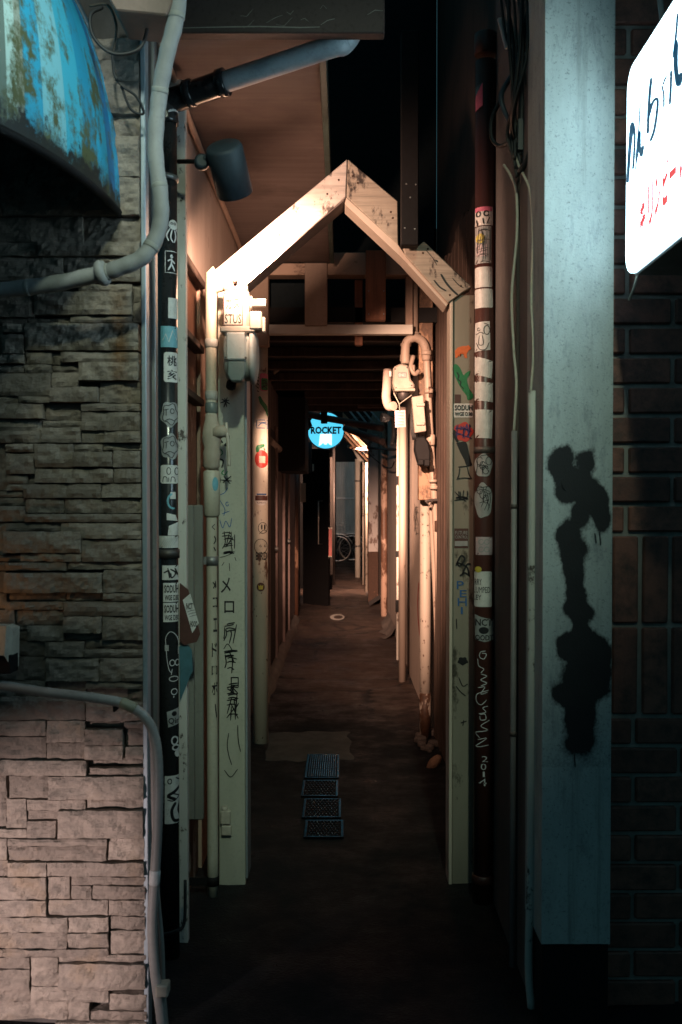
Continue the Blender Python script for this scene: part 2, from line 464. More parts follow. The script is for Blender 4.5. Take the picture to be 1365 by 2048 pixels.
# ================================================================ SETTING: ground
def ground_material():
    m, nt, p = nodes_of('asphalt')
    n1 = noise_node(nt, 0.9, 6, 0.6, (1.6, 1, 1)); n2 = noise_node(nt, 130, 3, 0.6); n3 = noise_node(nt, 3.3, 8, 0.7)
    col = mix(nt, ramp(nt, n1.outputs['Fac'], 0.42, 0.55), (0.040, 0.026, 0.021), (0.085, 0.056, 0.043))
    col = mix(nt, ramp(nt, n3.outputs['Fac'], 0.55, 0.72), col, (0.030, 0.027, 0.026))
    col = mix(nt, ramp(nt, n2.outputs['Fac'], 0.62, 0.72), col, (0.14, 0.12, 0.11))
    vo = nt.nodes.new('ShaderNodeTexVoronoi'); vo.feature = 'DISTANCE_TO_EDGE'; vo.inputs['Scale'].default_value = 1.1
    dist_ = nt.nodes.new('ShaderNodeVectorMath'); dist_.operation = 'MULTIPLY_ADD'; dist_.inputs[1].default_value = (0.35, 0.35, 0.0)
    gp_ = nt.nodes.new('ShaderNodeNewGeometry'); nt.links.new(n3.outputs['Color'], dist_.inputs[0]); nt.links.new(gp_.outputs['Position'], dist_.inputs[2])
    nt.links.new(dist_.outputs[0], vo.inputs['Vector'])
    col = mix(nt, ramp(nt, vo.outputs['Distance'], 0.006, 0.022, True), col, (0.010, 0.009, 0.009))
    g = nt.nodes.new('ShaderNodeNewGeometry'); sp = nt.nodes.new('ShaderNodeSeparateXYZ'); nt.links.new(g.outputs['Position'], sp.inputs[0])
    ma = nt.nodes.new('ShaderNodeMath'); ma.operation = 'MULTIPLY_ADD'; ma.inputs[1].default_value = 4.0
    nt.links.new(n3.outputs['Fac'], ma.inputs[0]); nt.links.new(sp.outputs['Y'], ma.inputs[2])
    col = mix(nt, ramp(nt, ma.outputs[0], 7.4, 9.8), (0.018, 0.019, 0.021), col)     # shade painted in: near floor dark, paler beyond the shadow's edge
    nt.links.new(col, p.inputs['Base Color'])
    rr = nt.nodes.new('ShaderNodeMapRange'); nt.links.new(n3.outputs['Fac'], rr.inputs['Value'])
    rr.inputs['From Min'].default_value = 0.35; rr.inputs['From Max'].default_value = 0.7
    rr.inputs['To Min'].default_value = 0.80; rr.inputs['To Max'].default_value = 0.17
    nt.links.new(rr.outputs['Result'], p.inputs['Roughness'])
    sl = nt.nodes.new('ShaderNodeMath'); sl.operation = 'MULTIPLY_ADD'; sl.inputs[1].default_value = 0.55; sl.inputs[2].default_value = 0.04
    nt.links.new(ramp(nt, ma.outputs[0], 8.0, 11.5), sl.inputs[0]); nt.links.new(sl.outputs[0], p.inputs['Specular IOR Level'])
    ad_ = nt.nodes.new('ShaderNodeMath'); ad_.operation = 'MULTIPLY_ADD'; ad_.inputs[1].default_value = 2.5; nt.links.new(n3.outputs['Fac'], ad_.inputs[0]); nt.links.new(n2.outputs['Fac'], ad_.inputs[2])
    bump(nt, p, ad_.outputs[0], 0.8, 0.006)
    return m
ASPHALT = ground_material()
APRON = grime('worn_asphalt', (0.015, 0.017, 0.019), (0.024, 0.026, 0.028), 5, 0.75, bumps=0.7, stretch=(1, 1, 1), fine=120, dist=0.004, spec=0.08)

def floor_z(x, y):
    z = 0.006 * noise.noise(Vector((x * 3, y * 2.2, 0))) + 0.003 * noise.noise(Vector((x * 9, y * 7, 3)))
    if y > 10.75: z += 0.022 * min(1, (y - 10.75) / 0.06)     # a cast concrete lip across the alley
    e = max(0, abs(x) - 0.40)
    return z + e * 0.06
mb = MB()
mb.box(-40, 40, -12, 60, -0.3, -0.03)
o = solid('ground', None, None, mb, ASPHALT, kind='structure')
mb = MB()
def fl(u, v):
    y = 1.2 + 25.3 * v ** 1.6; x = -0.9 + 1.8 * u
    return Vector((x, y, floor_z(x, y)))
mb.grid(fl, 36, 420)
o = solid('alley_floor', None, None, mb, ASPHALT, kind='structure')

mb = MB(); mb.grid(lambda u, v: Vector((-12 + 24 * u, -12 + 13.2 * v, 0.0)), 2, 2)
solid('street', None, None, mb, APRON, kind='structure')

# ================================================================ LEFT SHOP: stone cladding
def stone_material():
    m, nt, p = nodes_of('split_stone')
    oi = nt.nodes.new('ShaderNodeObjectInfo')
    n1 = noise_node(nt, 24, 10, 0.72, (0.9, 1, 1.3)); n2 = noise_node(nt, 95, 8, 0.75); n3 = noise_node(nt, 7, 4, 0.6)
    base = mix(nt, oi.outputs['Random'], (0.215, 0.172, 0.140), (0.37, 0.305, 0.25))
    col = mix(nt, ramp(nt, n1.outputs['Fac'], 0.38, 0.66), base, (0.18, 0.148, 0.122))
    col = mix(nt, ramp(nt, n3.outputs['Fac'], 0.56, 0.74), col, (0.28, 0.205, 0.14))
    col = mix(nt, ramp(nt, n2.outputs['Fac'], 0.64, 0.85), col, (0.075, 0.06, 0.05))
    g = nt.nodes.new('ShaderNodeNewGeometry'); sp = nt.nodes.new('ShaderNodeSeparateXYZ'); nt.links.new(g.outputs['Position'], sp.inputs[0])
    s0 = P(238, 680, 2.42)          # rust run below the hose
    def band(sock, c, w):
        a = nt.nodes.new('ShaderNodeMath'); a.operation = 'SUBTRACT'; nt.links.new(sock, a.inputs[0]); a.inputs[1].default_value = c
        b = nt.nodes.new('ShaderNodeMath'); b.operation = 'ABSOLUTE'; nt.links.new(a.outputs[0], b.inputs[0])
        return ramp(nt, b.outputs[0], w * 0.2, w, True)
    m1 = nt.nodes.new('ShaderNodeMath'); m1.operation = 'MULTIPLY'; nt.links.new(band(sp.outputs['X'], s0.x, 0.028), m1.inputs[0]); nt.links.new(band(sp.outputs['Z'], s0.z, 0.16), m1.inputs[1])
    m2 = nt.nodes.new('ShaderNodeMath'); m2.operation = 'MULTIPLY'; nt.links.new(m1.outputs[0], m2.inputs[0]); nt.links.new(ramp(nt, n1.outputs['Fac'], 0.3, 0.6), m2.inputs[1])
    col = mix(nt, m2.outputs[0], col, (0.20, 0.095, 0.035))
    nt.links.new(col, p.inputs['Base Color']); p.inputs['Roughness'].default_value = 0.85
    nr = noise_node(nt, 15, 5, 0.55, (0.8, 1, 1.5)); nr.noise_type = 'RIDGED_MULTIFRACTAL'; nr.normalize = True
    ad0 = nt.nodes.new('ShaderNodeMath'); ad0.operation = 'MULTIPLY_ADD'; ad0.inputs[1].default_value = 0.9
    nt.links.new(nr.outputs['Fac'], ad0.inputs[0]); nt.links.new(n1.outputs['Fac'], ad0.inputs[2])
    ad = nt.nodes.new('ShaderNodeMath'); ad.operation = 'MULTIPLY_ADD'; ad.inputs[1].default_value = 0.5
    nt.links.new(n2.outputs['Fac'], ad.inputs[0]); nt.links.new(ad0.outputs[0], ad.inputs[2])
    bump(nt, p, ad.outputs[0], 0.9, 0.012)
    return m
STONE = stone_material()
S = 4.55
BLOCKS = {  # traced stones: x0, y0, x1, y1, how proud (0 recessed .. 3 proud), in a 4.55x enlargement whose top is at this photo row
 560: [(-260,100,300,330,1),(300,100,1195,310,2),(1195,20,1270,180,0),(1195,180,1270,370,0),(700,20,1195,100,1),(20,390,210,470,2),(-260,330,220,390,0),(230,330,630,390,0),(630,308,1195,378,1),(220,385,1258,635,2),(10,490,215,668,2),(-260,670,215,755,2),(-260,395,10,668,0),(225,650,455,755,1),(455,650,550,760,0),(550,652,1260,743,2),(715,745,1260,915,3),(-260,760,205,838,1),(205,760,455,838,1),(455,762,712,830,0),(455,830,712,968,1),(-260,840,455,1050,2),(457,970,895,1110,3),(897,917,1270,1113,1),(165,1052,455,1115,2),(-260,1052,163,1124,1),(-260,1126,395,1260,3),(397,1117,733,1270,0),(735,1117,1270,1190,2),(735,1196,1270,1368,2),(-260,1262,370,1368,1),(372,1272,733,1334,1)],
 840: [(-260,93,368,205,2),(370,62,733,205,2),(735,93,943,205,1),(945,93,1275,203,2),(-260,210,42,640,0),(45,213,305,290,2),(45,300,305,490,2),(308,213,663,430,2),(665,213,923,283,1),(925,208,1275,270,0),(665,286,1023,425,3),(1025,272,1275,430,2),(308,440,1030,570,2),(1032,440,1280,570,2),(44,495,238,578,1),(240,495,306,578,0),(44,580,203,640,1),(205,580,918,710,2),(920,575,1285,706,2),(-260,643,203,700,0),(-260,703,213,778,0),(-260,780,213,925,1),(215,715,573,845,1),(575,715,1285,848,1),(215,850,1285,930,2),(35,935,543,1010,1),(545,935,1285,1082,2),(35,1012,738,1210,3),(740,1088,1290,1290,2),(-260,930,33,1230,0),(180,1214,738,1290,2),(-260,1232,178,1292,1)],
 1120: [(-260,20,43,100,1),(45,20,598,97,2),(600,20,1295,90,1),(40,115,933,300,3),(935,92,1295,298,2),(935,300,1300,378,2),(-260,103,38,300,1),(-260,303,45,450,1),(50,305,578,378,0),(580,305,933,378,0),(47,380,578,455,2),(580,380,1305,510,2),(-260,453,128,590,2),(130,460,578,598,1),(580,513,928,665,3),(580,668,928,738,0),(930,513,1310,732,2),(240,600,578,740,2),(-260,592,238,640,1),(-260,643,238,738,0),(-260,742,403,880,1),(405,742,763,885,2),(765,735,1310,813,0),(765,815,1310,890,2),(-260,885,405,1100,1),(410,893,898,1105,2),(900,893,1310,1108,2),(-260,1103,405,1246,1),(410,1110,768,1246,0),(770,1110,1310,1180,1),(770,1182,1310,1300,0)],
 1400: [(-260,-30,770,188,2),(775,22,1310,198,2),(775,200,1123,262,0),(1127,200,1310,268,2),(-260,190,415,333,2),(-260,336,415,540,2),(420,190,773,390,2),(420,393,773,540,2),(775,265,1123,408,3),(775,410,1123,542,3),(1135,270,1310,428,1),(1135,431,1310,542,2),(-260,545,793,688,3),(797,546,1330,612,0),(797,616,1330,690,2),(80,691,438,898,2),(440,692,1325,905,3),(-260,691,48,1172,1),(50,901,238,1172,2),(240,909,778,1012,2),(782,909,1320,996,1),(240,1014,526,1102,1),(240,1108,505,1258,2),(530,1000,1310,1255,3),(-260,1176,238,1258,2),(-260,1260,65,1458,2),(70,1260,980,1328,3),(70,1330,968,1470,2),(984,1260,1325,1460,2)],
 1700: [(-260,96,70,240,2),(75,106,428,240,3),(430,108,1325,240,3),(-260,245,425,448,3),(-260,451,428,602,3),(435,245,633,457,2),(642,245,1335,328,2),(644,331,833,457,2),(837,331,1340,457,2),(440,460,983,602,2),(987,460,1340,602,2),(-260,606,622,743,3),(626,606,993,743,3),(1005,606,1335,731,2),(-260,746,618,887,3),(622,746,990,887,3),(1005,735,1340,955,2),(-260,891,990,972,3),(-260,976,270,1090,2),(-260,1095,270,1392,2),(277,976,528,1247,2),(532,958,1350,1027,2),(532,1032,1345,1265,3),(277,1251,988,1392,2),(994,1268,1350,1316,0),(994,1320,1355,1468,2),(-260,1397,608,1560,1),(612,1397,813,1560,2),(817,1472,1360,1560,2),(-260,1564,500,1700,2),(504,1564,1360,1690,3),(-260,1704,800,1850,2),(804,1694,1360,1850,2),(-260,1854,400,2020,3),(404,1854,1360,2010,2),(-260,2024,1360,2120,2)],
}
SD = 2.42
def stone_box(x0, x1, z0, z1, proud, seed):
    """one split stone: a box whose front is hewn uneven"""
    y = SD + 0.019 - 0.0092 * proud
    w, h = x1 - x0, z1 - z0
    nu = max(4, min(30, int(w / 0.010))); nv = max(3, min(9, int(h / 0.009)))
    bm = bmesh.new(); vv = []
    tx = (noise.noise(Vector((seed, 1.1, 0)))) * 0.006; tz = (noise.noise(Vector((seed, 7.7, 0)))) * 0.008
    for i in range(nu + 1):
        row = []
        for j in range(nv + 1):
            u, v = i / nu, j / nv
            x = x0 + w * u; z = z0 + h * v
            q = Vector((x * 13 + seed * 3.1, seed * 5.7, z * 26))
            dy = 0.0070 * noise.noise(q) + 0.0055 * noise.noise(q * 2.3 + Vector((0, 0, x * 30))) + 0.0035 * noise.noise(q * 5.1) + 0.0028 * abs(noise.noise(Vector((x * 5, seed, z * 60)))) + tx * (u - 0.5) + tz * (v - 0.5)
            e = min(u * w, (1 - u) * w, v * h, (1 - v) * h)
            if e < 0.004: dy += 0.0035; x += 0.0012 * noise.noise(q * 3); z += 0.0016 * noise.noise(q * 3.7)
            row.append(bm.verts.new((x, y + dy, z)))
        vv.append(row)
    for i in range(nu):
        for j in range(nv):
            bm.faces.new((vv[i][j], vv[i + 1][j], vv[i + 1][j + 1], vv[i][j + 1]))
    back = 2.468
    loop = [vv[i][0] for i in range(nu + 1)] + [vv[nu][j] for j in range(1, nv + 1)] + [vv[i][nv] for i in range(nu - 1, -1, -1)] + [vv[0][j] for j in range(nv - 1, 0, -1)]
    bk = [bm.verts.new((v.co.x, back, v.co.z)) for v in loop]
    for k in range(len(loop)):
        bm.faces.new((loop[k], bk[k], bk[(k + 1) % len(loop)], loop[(k + 1) % len(loop)]))
    bmesh.ops.recalc_face_normals(bm, faces=bm.faces[:])
    me = bpy.data.meshes.new('stone'); bm.to_mesh(me); bm.free()
    return me

edge_x = P(287, 1024, SD).x
shop = thing('stone_clad_shop', 'shop front on the left clad in hewn stacked stone strips', 'building', (edge_x - 0.6, 2.6, 0))
mb = MB(); mb.box(-2.2, edge_x - 0.012, 2.462, 2.60, 0, 3.6)
part(shop, 'wall', mb, grime('stone_backing', (0.07, 0.06, 0.055), (0.04, 0.035, 0.03), 20, 0.9, bumps=0.3))
sd = 1
for top, lst in BLOCKS.items():
    for x0, y0, x1, y1, pr in lst:
        a = P(x0 / S, top + y0 / S + 1, SD); b = P(x1 / S, top + y1 / S - 0.4, SD)
        xe = b.x if x1 < 1240 else min(edge_x - 0.004 + (x1 - 1300) * 0.00012, b.x)
        if b.z < 0.006: continue
        part(shop, 'stone', stone_box(a.x + 0.0007, xe - 0.0007, b.z, a.z, pr, sd), STONE); sd += 1
rows = [70, 118, 163, 229, 273, 355, 432, 483, 513, 562]
rd = random.Random(3)
for k in range(len(rows) - 1):
    zt = P(250, rows[k] + 1, SD).z; zb = P(250, rows[k + 1] - 1, SD).z
    x = -1.02
    cuts = []
    while x < edge_x - 0.12: cuts.append(x); x += rd.uniform(0.10, 0.26)
    cuts.append(edge_x - 0.006)
    for q in range(len(cuts) - 1):
        part(shop, 'stone', stone_box(cuts[q] + 0.0006, cuts[q + 1] - 0.0006, zb, zt, rd.choice((1, 2, 2, 3)), sd), STONE); sd += 1
z = P(0, 74, SD).z
xl = P(-260 / S, 1200, SD).x
zz = 0.01
while zz < P(0, 565, SD).z - 0.03:          # stones left of the frame, so that the wall goes on
    h = rd.uniform(0.05, 0.075); x = xl
    while x > -1.5:
        w = rd.uniform(0.16, 0.34)
        part(shop, 'stone', stone_box(x - w + 0.001, x - 0.001, zz + 0.001, zz + h - 0.001, rd.choice((1, 2, 2, 3)), sd), STONE); sd += 1
        x -= w
    zz += h
# metal corner trim and the channel on the return
mb = MB(); mb.box(edge_x - 0.004, edge_x + 0.008, SD + 0.004, SD + 0.045, 0, 2.62, 0.002)
part(shop, 'corner_trim', mb, TRIM)
mb = MB(); mb.box(edge_x - 0.06, edge_x - 0.014, 2.602, 2.63, 0, 2.55)
part(shop, 'return_panel', mb, BLACK)
xc = P(309, 1024, 2.62).x
mb = MB(); mb.box(xc - 0.006, xc + 0.008, 2.605, 2.64, 0, 2.56, 0.002); mb.box(xc - 0.018, xc - 0.010, 2.60, 2.63, 0, 2.56, 0.001)
part(shop, 'steel_channel', mb, STEEL)

# ---- awning: quarter barrel with a rounded end
def awning_material():
    m, nt, p = nodes_of('awning_vinyl')
    uv = nt.nodes.new('ShaderNodeUVMap'); uv.uv_map = 'UVMap'
    sp = nt.nodes.new('ShaderNodeSeparateXYZ'); nt.links.new(uv.outputs['UV'], sp.inputs[0])
    cr = nt.nodes.new('ShaderNodeValToRGB'); cr.color_ramp.interpolation = 'CONSTANT'
    stops = [(0, (0.01, 0.26, 0.50)), (0.035, (0.015, 0.36, 0.62)), (0.07, (0.006, 0.17, 0.40)), (0.13, (0.02, 0.38, 0.62)), (0.22, (0.02, 0.30, 0.50)), (0.30, (0.05, 0.42, 0.60)), (0.40, (0.20, 0.52, 0.62)), (0.50, (0.03, 0.36, 0.58)), (0.58, (0.30, 0.36, 0.32)), (0.61, (0.42, 0.62, 0.60)), (0.65, (0.14, 0.20, 0.18)), (0.70, (0.30, 0.54, 0.56)), (0.82, (0.16, 0.22, 0.20)), (0.86, (0.04, 0.36, 0.52))]
    e = cr.color_ramp.elements
    while len(e) > 1: e.remove(e[-1])
    e[0].position = 0; e[0].color = rgb(stops[0][1])
    for pos, c in stops[1:]:
        k = e.new(pos * 0.40); k.color = rgb(c)
    nt.links.new(sp.outputs['X'], cr.inputs['Fac'])
    mp = nt.nodes.new('ShaderNodeMapping'); mp.inputs['Scale'].default_value = (9, 2.2, 1)
    nt.links.new(uv.outputs['UV'], mp.inputs['Vector'])
    n1 = nt.nodes.new('ShaderNodeTexNoise'); n1.inputs['Scale'].default_value = 1.6; n1.inputs['Detail'].default_value = 10; n1.inputs['Roughness'].default_value = 0.72
    nt.links.new(mp.outputs['Vector'], n1.inputs['Vector'])
    n2 = noise_node(nt, 30, 8, 0.75)
    ad = nt.nodes.new('ShaderNodeMath'); ad.operation = 'MULTIPLY_ADD'; ad.inputs[1].default_value = 0.4
    nt.links.new(n2.outputs['Fac'], ad.inputs[0]); nt.links.new(n1.outputs['Fac'], ad.inputs[2])
    # algae creeps up from the rim: more of it low on the cloth
    rim = ramp(nt, sp.outputs['Y'], 0.0, 0.75, True)
    ad2 = nt.nodes.new('ShaderNodeMath'); ad2.operation = 'MULTIPLY_ADD'; ad2.inputs[1].default_value = 0.10
    nt.links.new(rim, ad2.inputs[0]); nt.links.new(ad.outputs[0], ad2.inputs[2])
    col = mix(nt, ramp(nt, ad2.outputs[0], 0.755, 0.84), cr.outputs['Color'], (0.085, 0.10, 0.045))
    ma = nt.nodes.new('ShaderNodeMath'); ma.operation = 'MULTIPLY_ADD'; ma.inputs[1].default_value = 0.22; nt.links.new(n2.outputs['Fac'], ma.inputs[0]); nt.links.new(sp.outputs['Y'], ma.inputs[2])
    col = mix(nt, ramp(nt, ma.outputs[0], 0.135, 0.165, True), col, (0.012, 0.014, 0.012))   # black mould on the rim
    nt.links.new(col, p.inputs['Base Color']); p.inputs['Roughness'].default_value = 0.5
    bump(nt, p, n2.outputs['Fac'], 0.2, 0.002)
    return m
AW_X, AW_A, AW_B, AW_H, AW_Z = -0.535, 0.37, 0.80, 0.72, 2.01
def awning_point(s, t, k=1.0):
    """s 0..1 along the rim from the wall end round to the straight run, t 0 rim .. 1 top at the wall"""
    cxx = AW_X - AW_A
    ph = min(s / 0.55, 1) * math.pi / 2
    ct, st = math.cos(t * math.pi / 2), math.sin(t * math.pi / 2)
    run = max(0, s - 0.55) / 0.45 * 0.6
    return Vector((cxx + AW_A * k * math.cos(ph) * ct - run, 2.44 - AW_B * k * math.sin(ph) * ct, AW_Z + AW_H * k * st))
aw = thing('awning', 'blue striped dome awning gone green with algae over the stone wall', 'awning', (AW_X - 0.4, 2.43, AW_Z))
bm = bmesh.new(); uvl = bm.loops.layers.uv.new('UVMap')
NU, NV = 60, 24
def rimz(s): return 0.006 * noise.noise(Vector((s * 70, 0, 0))) + 0.004 * noise.noise(Vector((s * 190, 4, 0)))
gv = [[bm.verts.new(awning_point(i / NU, j / NV) + Vector((0, 0, rimz(i / NU) if j == 0 else 0))) for j in range(NV + 1)] for i in range(NU + 1)]
for i in range(NU):
    for j in range(NV):
        f = bm.faces.new((gv[i][j], gv[i][j + 1], gv[i + 1][j + 1], gv[i + 1][j])); f.smooth = True
        for lp, (a, b) in zip(f.loops, ((i, j), (i, j + 1), (i + 1, j + 1), (i + 1, j))): lp[uvl].uv = (a / NU, b / NV)
me = bpy.data.meshes.new('cover'); bm.to_mesh(me); bm.free()
part(aw, 'cover', me, awning_material())
mb = MB(); mb.grid(lambda u, v: awning_point(u, v, 0.985), 40, 16)
part(aw, 'lining', mb, flat('awning_lining', (0.012, 0.012, 0.012), 0.9))
mb = MB(); mb.tube([awning_point(i / 40, 0.0, 0.985) + Vector((0, 0, 0.004)) for i in range(41)], 0.010, 8)
part(aw, 'rim_tube', mb, BLACK)
mb = MB(); mb.tube([awning_point(0, i / 30, 1.0) + Vector((0.002, 0.004, 0)) for i in range(31)], 0.008, 8)
part(aw, 'end_piping', mb, grime('piping_blue', (0.02, 0.06, 0.10), (0.04, 0.05, 0.05), 9, 0.5))

# ================================================================ EAVE above the alley mouth
WL = -0.52                         # left alley wall
eave = thing('overhanging_eave', 'dark brown fascia with bare plywood soffit jutting over the alley mouth', 'eave', (-0.3, 3.9, 2.54))
mb = MB(); mb.bxp(-300, -150, 770, 66, 2.58, 2.62, 0.003)
fas = part(eave, 'fascia', mb, FASCIA)
mb = MB()
rdm = random.Random(5)
for k in range(9):
    x = rdm.uniform(480, 740); L = rdm.uniform(10, 34); y = rdm.uniform(18, 58)
    mb.stroke([(x, y), (x + L * 0.5, y - rdm.uniform(-6, 10)), (x + L, y - rdm.uniform(-4, 18))], plane_map(2.58), rdm.uniform(0.8, 1.6), 0.0006)
mb.stroke([(360, 56), (450, 54), (520, 53), (600, 55), (640, 54)], plane_map(2.58), 2.5, 0.0006)
part(fas, 'scuff', mb, flat('scuff_grey', (0.16, 0.15, 0.13), 0.7))
sr = -0.068
mb = MB(); mb.box(-0.62, sr, 2.622, 5.2, 2.585, 2.60)
part(eave, 'soffit', mb, PLYWOOD)
mb = MB(); mb.box(sr + 0.001, sr + 0.022, 2.622, 5.2, 2.575, 2.66, 0.002)
part(eave, 'edge_trim', mb, grime('green_trim', (0.10, 0.15, 0.13), (0.06, 0.08, 0.07), 8, 0.5))
mb = MB(); mb.box(-0.62, sr + 0.02, 2.622, 5.2, 2.67, 2.74)
part(eave, 'roof_deck', mb, DARK_WOOD)
# lamp hood tucked under the fascia, upper left
hood = thing('eave_lamp', 'brown hooded lamp under the eave beside the awning', 'lamp', tuple(P(280, 10, 2.3)))
mb = MB(); mb.prismp([(205, -70), (345, -70), (345, 6), (334, 30), (232, 20), (215, -10)], 2.22, 0.14, 0.003)
part(hood, 'hood', mb, grime('hood_brown', (0.20, 0.12, 0.09), (0.12, 0.08, 0.06), 8, 0.5))

# ================================================================ LEFT ALLEY WALL (near part) and white corner strip
wall_l = thing('alley_side_wall', 'left alley wall, white peeling paint above a rusted ledge', 'wall', (WL - 0.05, 4.2, 0))
mb = MB(); mb.box(WL - 0.08, WL, 2.98, 3.56, 0.0, 2.585)
part(wall_l, 'lower_wall', mb, peel('rusted_wall_paint', (0.42, 0.36, 0.31), (0.13, 0.06, 0.035), 0.75, 12, stretch=(1, 1, 0.4)))
mb = MB(); mb.box(WL - 0.06, WL + 0.008, 2.98, 5.2, 2.10, 2.584)
part(wall_l, 'upper_board', mb, peel('upper_wall_paint', (0.52, 0.44, 0.385), (0.20, 0.12, 0.085), 0.12, 9, stain=(0.40, 0.32, 0.27)))
mb = MB(); mb.box(WL - 0.02, WL + 0.028, 2.98, 3.58, 2.085, 2.112, 0.003)
part(wall_l, 'rusted_ledge', mb, RUST)
for y0, y1, nm in ((670, 684, 'angle'), (783, 797, 'angle')):
    za, zb = P(390, y0, 3.25).z, P(390, y1, 3.25).z
    mb = MB(); mb.box(WL - 0.01, WL + 0.035, 3.10, 3.50, zb, za, 0.002); part(wall_l, 'bracket_angle', mb, RUST)
for k, (xa_, xb_, dd) in enumerate(((379, 388, 3.10), (393, 406, 3.18))):
    xs_ = P(xb_, 1200, dd).x
    mb = MB(); mb.box(WL + 0.001, xs_, dd, dd + 0.02, P(390, 1640, dd).z, P(390, 1010, dd).z, 0.003); part(wall_l, 'folded_sheet', mb, grime('sheet_pale', (0.20, 0.205, 0.18), (0.13, 0.125, 0.11), 6, 0.6))
sx0, sx1 = P(358, 1024, 2.98).x, P(377, 1024, 2.98).x
mb = MB(); mb.box(sx0 - 0.02, sx1, 2.945, 2.978, 0, 2.56, 0.002)
strip = part(wall_l, 'corner_strip', mb, FLAKING)
mb = MB(); mb.box(WL - 0.08, WL + 0.012, 3.562, 5.45, 0, 2.098)
part(wall_l, 'salmon_panel', mb, SALMON)
for k in range(3):
    y = 4.05 + k * 0.45
    mb = MB(); mb.box(WL + 0.0125, WL + 0.022, y, y + 0.05, 0.02, 2.09, 0.002); part(wall_l, 'batten', mb, SALMON)
# conduit in the angle of wall and soffit
mb = MB(); a0 = P(338, 118, 2.85); pts = [Vector((WL + 0.025, y, 2.555 + 0.006 * math.sin(y * 3))) for y in (2.70, 2.9, 3.2, 3.6, 4.1, 4.6, 5.1)]
mb.tube(catmull(pts, 4), 0.011, 8)
solid('conduit', 'pinkish conduit along the top of the left wall under the plywood', 'conduit', mb, SALMON)

# ================================================================ BLACK DOWNPIPE with stickers
BPX, BPY, BPR = P(337, 1024, 2.85).x, 2.85, 0.0285
bp = thing('downpipe', 'black drainpipe covered in white stickers beside the stone wall', 'pipe', (BPX, BPY, 0))
mb = MB(); mb.tube([(BPX, BPY, 0.0), (BPX, BPY, 1.0), (BPX, BPY, 2.40)], BPR, 24)
part(bp, 'shaft', mb, BLACK_PIPE)
eTop = Vector((BPX, BPY, 2.40)); e1 = P(352, 196, 2.84); e2 = P(448, 165, 2.79); e3 = P(665, 93, 2.66); e4 = P(698, 78, 2.655)
mb = MB(); mb.tube(catmull([eTop - Vector((0, 0, .01)), eTop + Vector((0.0, 0, 0.05)), e1 + Vector((0.012, 0, 0.0)), e2], 6), 0.034, 20)
part(bp, 'elbow', mb, BLACK_PIPE)
for t in (0.30, 0.98): 
    mb = MB(); q = e1.lerp(e2, t); ax = (e2 - e1).normalized(); mb.lathe([(0.035, -0.012), (0.0385, -0.010), (0.0385, 0.010), (0.035, 0.012)], q, ax, 20)
    part(bp, 'collar', mb, BLACK_PIPE)
mb = MB(); mb.tube(catmull([e2 - (e3 - e2) * 0.03, e2.lerp(e3, 0.5), e3, e3 + Vector((0.030, 0, 0.008)), e4 + Vector((0.010, 0, 0.03)), e4 + Vector((0.012, 0, 0.12))], 6), 0.0285, 20)
grey_arm = part(bp, 'grey_arm', mb, GREY_PIPE, label='weathered grey sloping arm of the drainpipe')
def band(px_y, m, h=0.012, name='strap', tilt=0.0):
    z = P(337, px_y, BPY - BPR).z
    mb = MB(); mb.lathe([(BPR + 0.0005, -h), (BPR + 0.004, -h), (BPR + 0.004, h), (BPR + 0.0005, h)], (BPX, BPY, z), (tilt, 0, 1), 24)
    part(bp, name, mb, m)
band(350, STEEL, 0.007, tilt=0.12); band(1108, STEEL_DARK, 0.013); band(222, S_WHITE, 0.008, 'tape', tilt=-0.45)
mb = MB(); mb.tube(catmull([P(330, 1868, 2.80), P(352, 1862, 2.79), P(369, 1845, 2.80), P(371, 1760, 2.82)], 5), 0.0045, 6)
part(bp, 'wire', mb, RUBBER)
BM_ = pipe_map(BPX, BPY, BPR)
def sticker(parent, fn, outline, m, off=0.0008, name='sticker', label=None, rings=4):
    mb = MB(); mb.patch(outline, fn, off, rings); return part(parent, name, mb, m, label)
def marks(parent, fn, strokes, m, w=2.0, off=0.0016, name='drawing'):
    if len(strokes) <= 3:
        for s in strokes:
            mb = MB(); mb.stroke(s if len(s) > 4 else c2(s, 4), fn, w, off); o = part(parent, 'pen_stroke' if name == 'drawing' else name, mb, m)
        return o
    mb = MB()
    for s in strokes: mb.stroke(s if len(s) > 4 else c2(s, 4), fn, w, off)
    return part(parent, name, mb, m)
def words(parent, fn, items, m, bold=0.0, off=0.0016, name='lettering', slant=0.0):
    mb = MB()
    for s, x0, y0, x1, y1 in items: mb.text(s, fn, x0, y0, x1, y1, off, bold, slant)
    return part(parent, name, mb, m)

# creature with tentacles, pictogram
s = sticker(bp, BM_, oval(347, 448, 9, 10), S_WHITE)
marks(bp, BM_, [[(341, 456), (334, 470), (338, 482)], [(345, 458), (342, 474), (347, 484)], [(350, 458), (352, 472), (349, 484)], [(353, 456), (357, 466), (355, 478)], [(338, 450), (331, 456), (330, 464)]], INK_WHITE, 2.6)
marks(s, BM_, [oval(344, 446, 2, 2, 8) + [(346, 446)], oval(350, 446, 2, 2, 8) + [(352, 446)]], INK, 1.4, 0.0024)
marks(bp, BM_, [rect(331, 502, 356, 545, 3) + [(331, 502)]], INK_WHITE, 1.4)
marks(bp, BM_, [oval(344, 512, 2, 2, 8), [(344, 516), (343, 528), (337, 540)], [(344, 528), (350, 541)], [(336, 522), (343, 519), (350, 526)]], INK_WHITE, 3.0)
sticker(bp, BM_, rect(337, 595, 356, 636), S_WHITE)
s = sticker(bp, BM_, rect(322, 652, 356, 694, 6), S_CYAN)
marks(s, BM_, [[(326, 680), (332, 668), (338, 684), (346, 660), (354, 678)]], S_WHITE, 2.2)
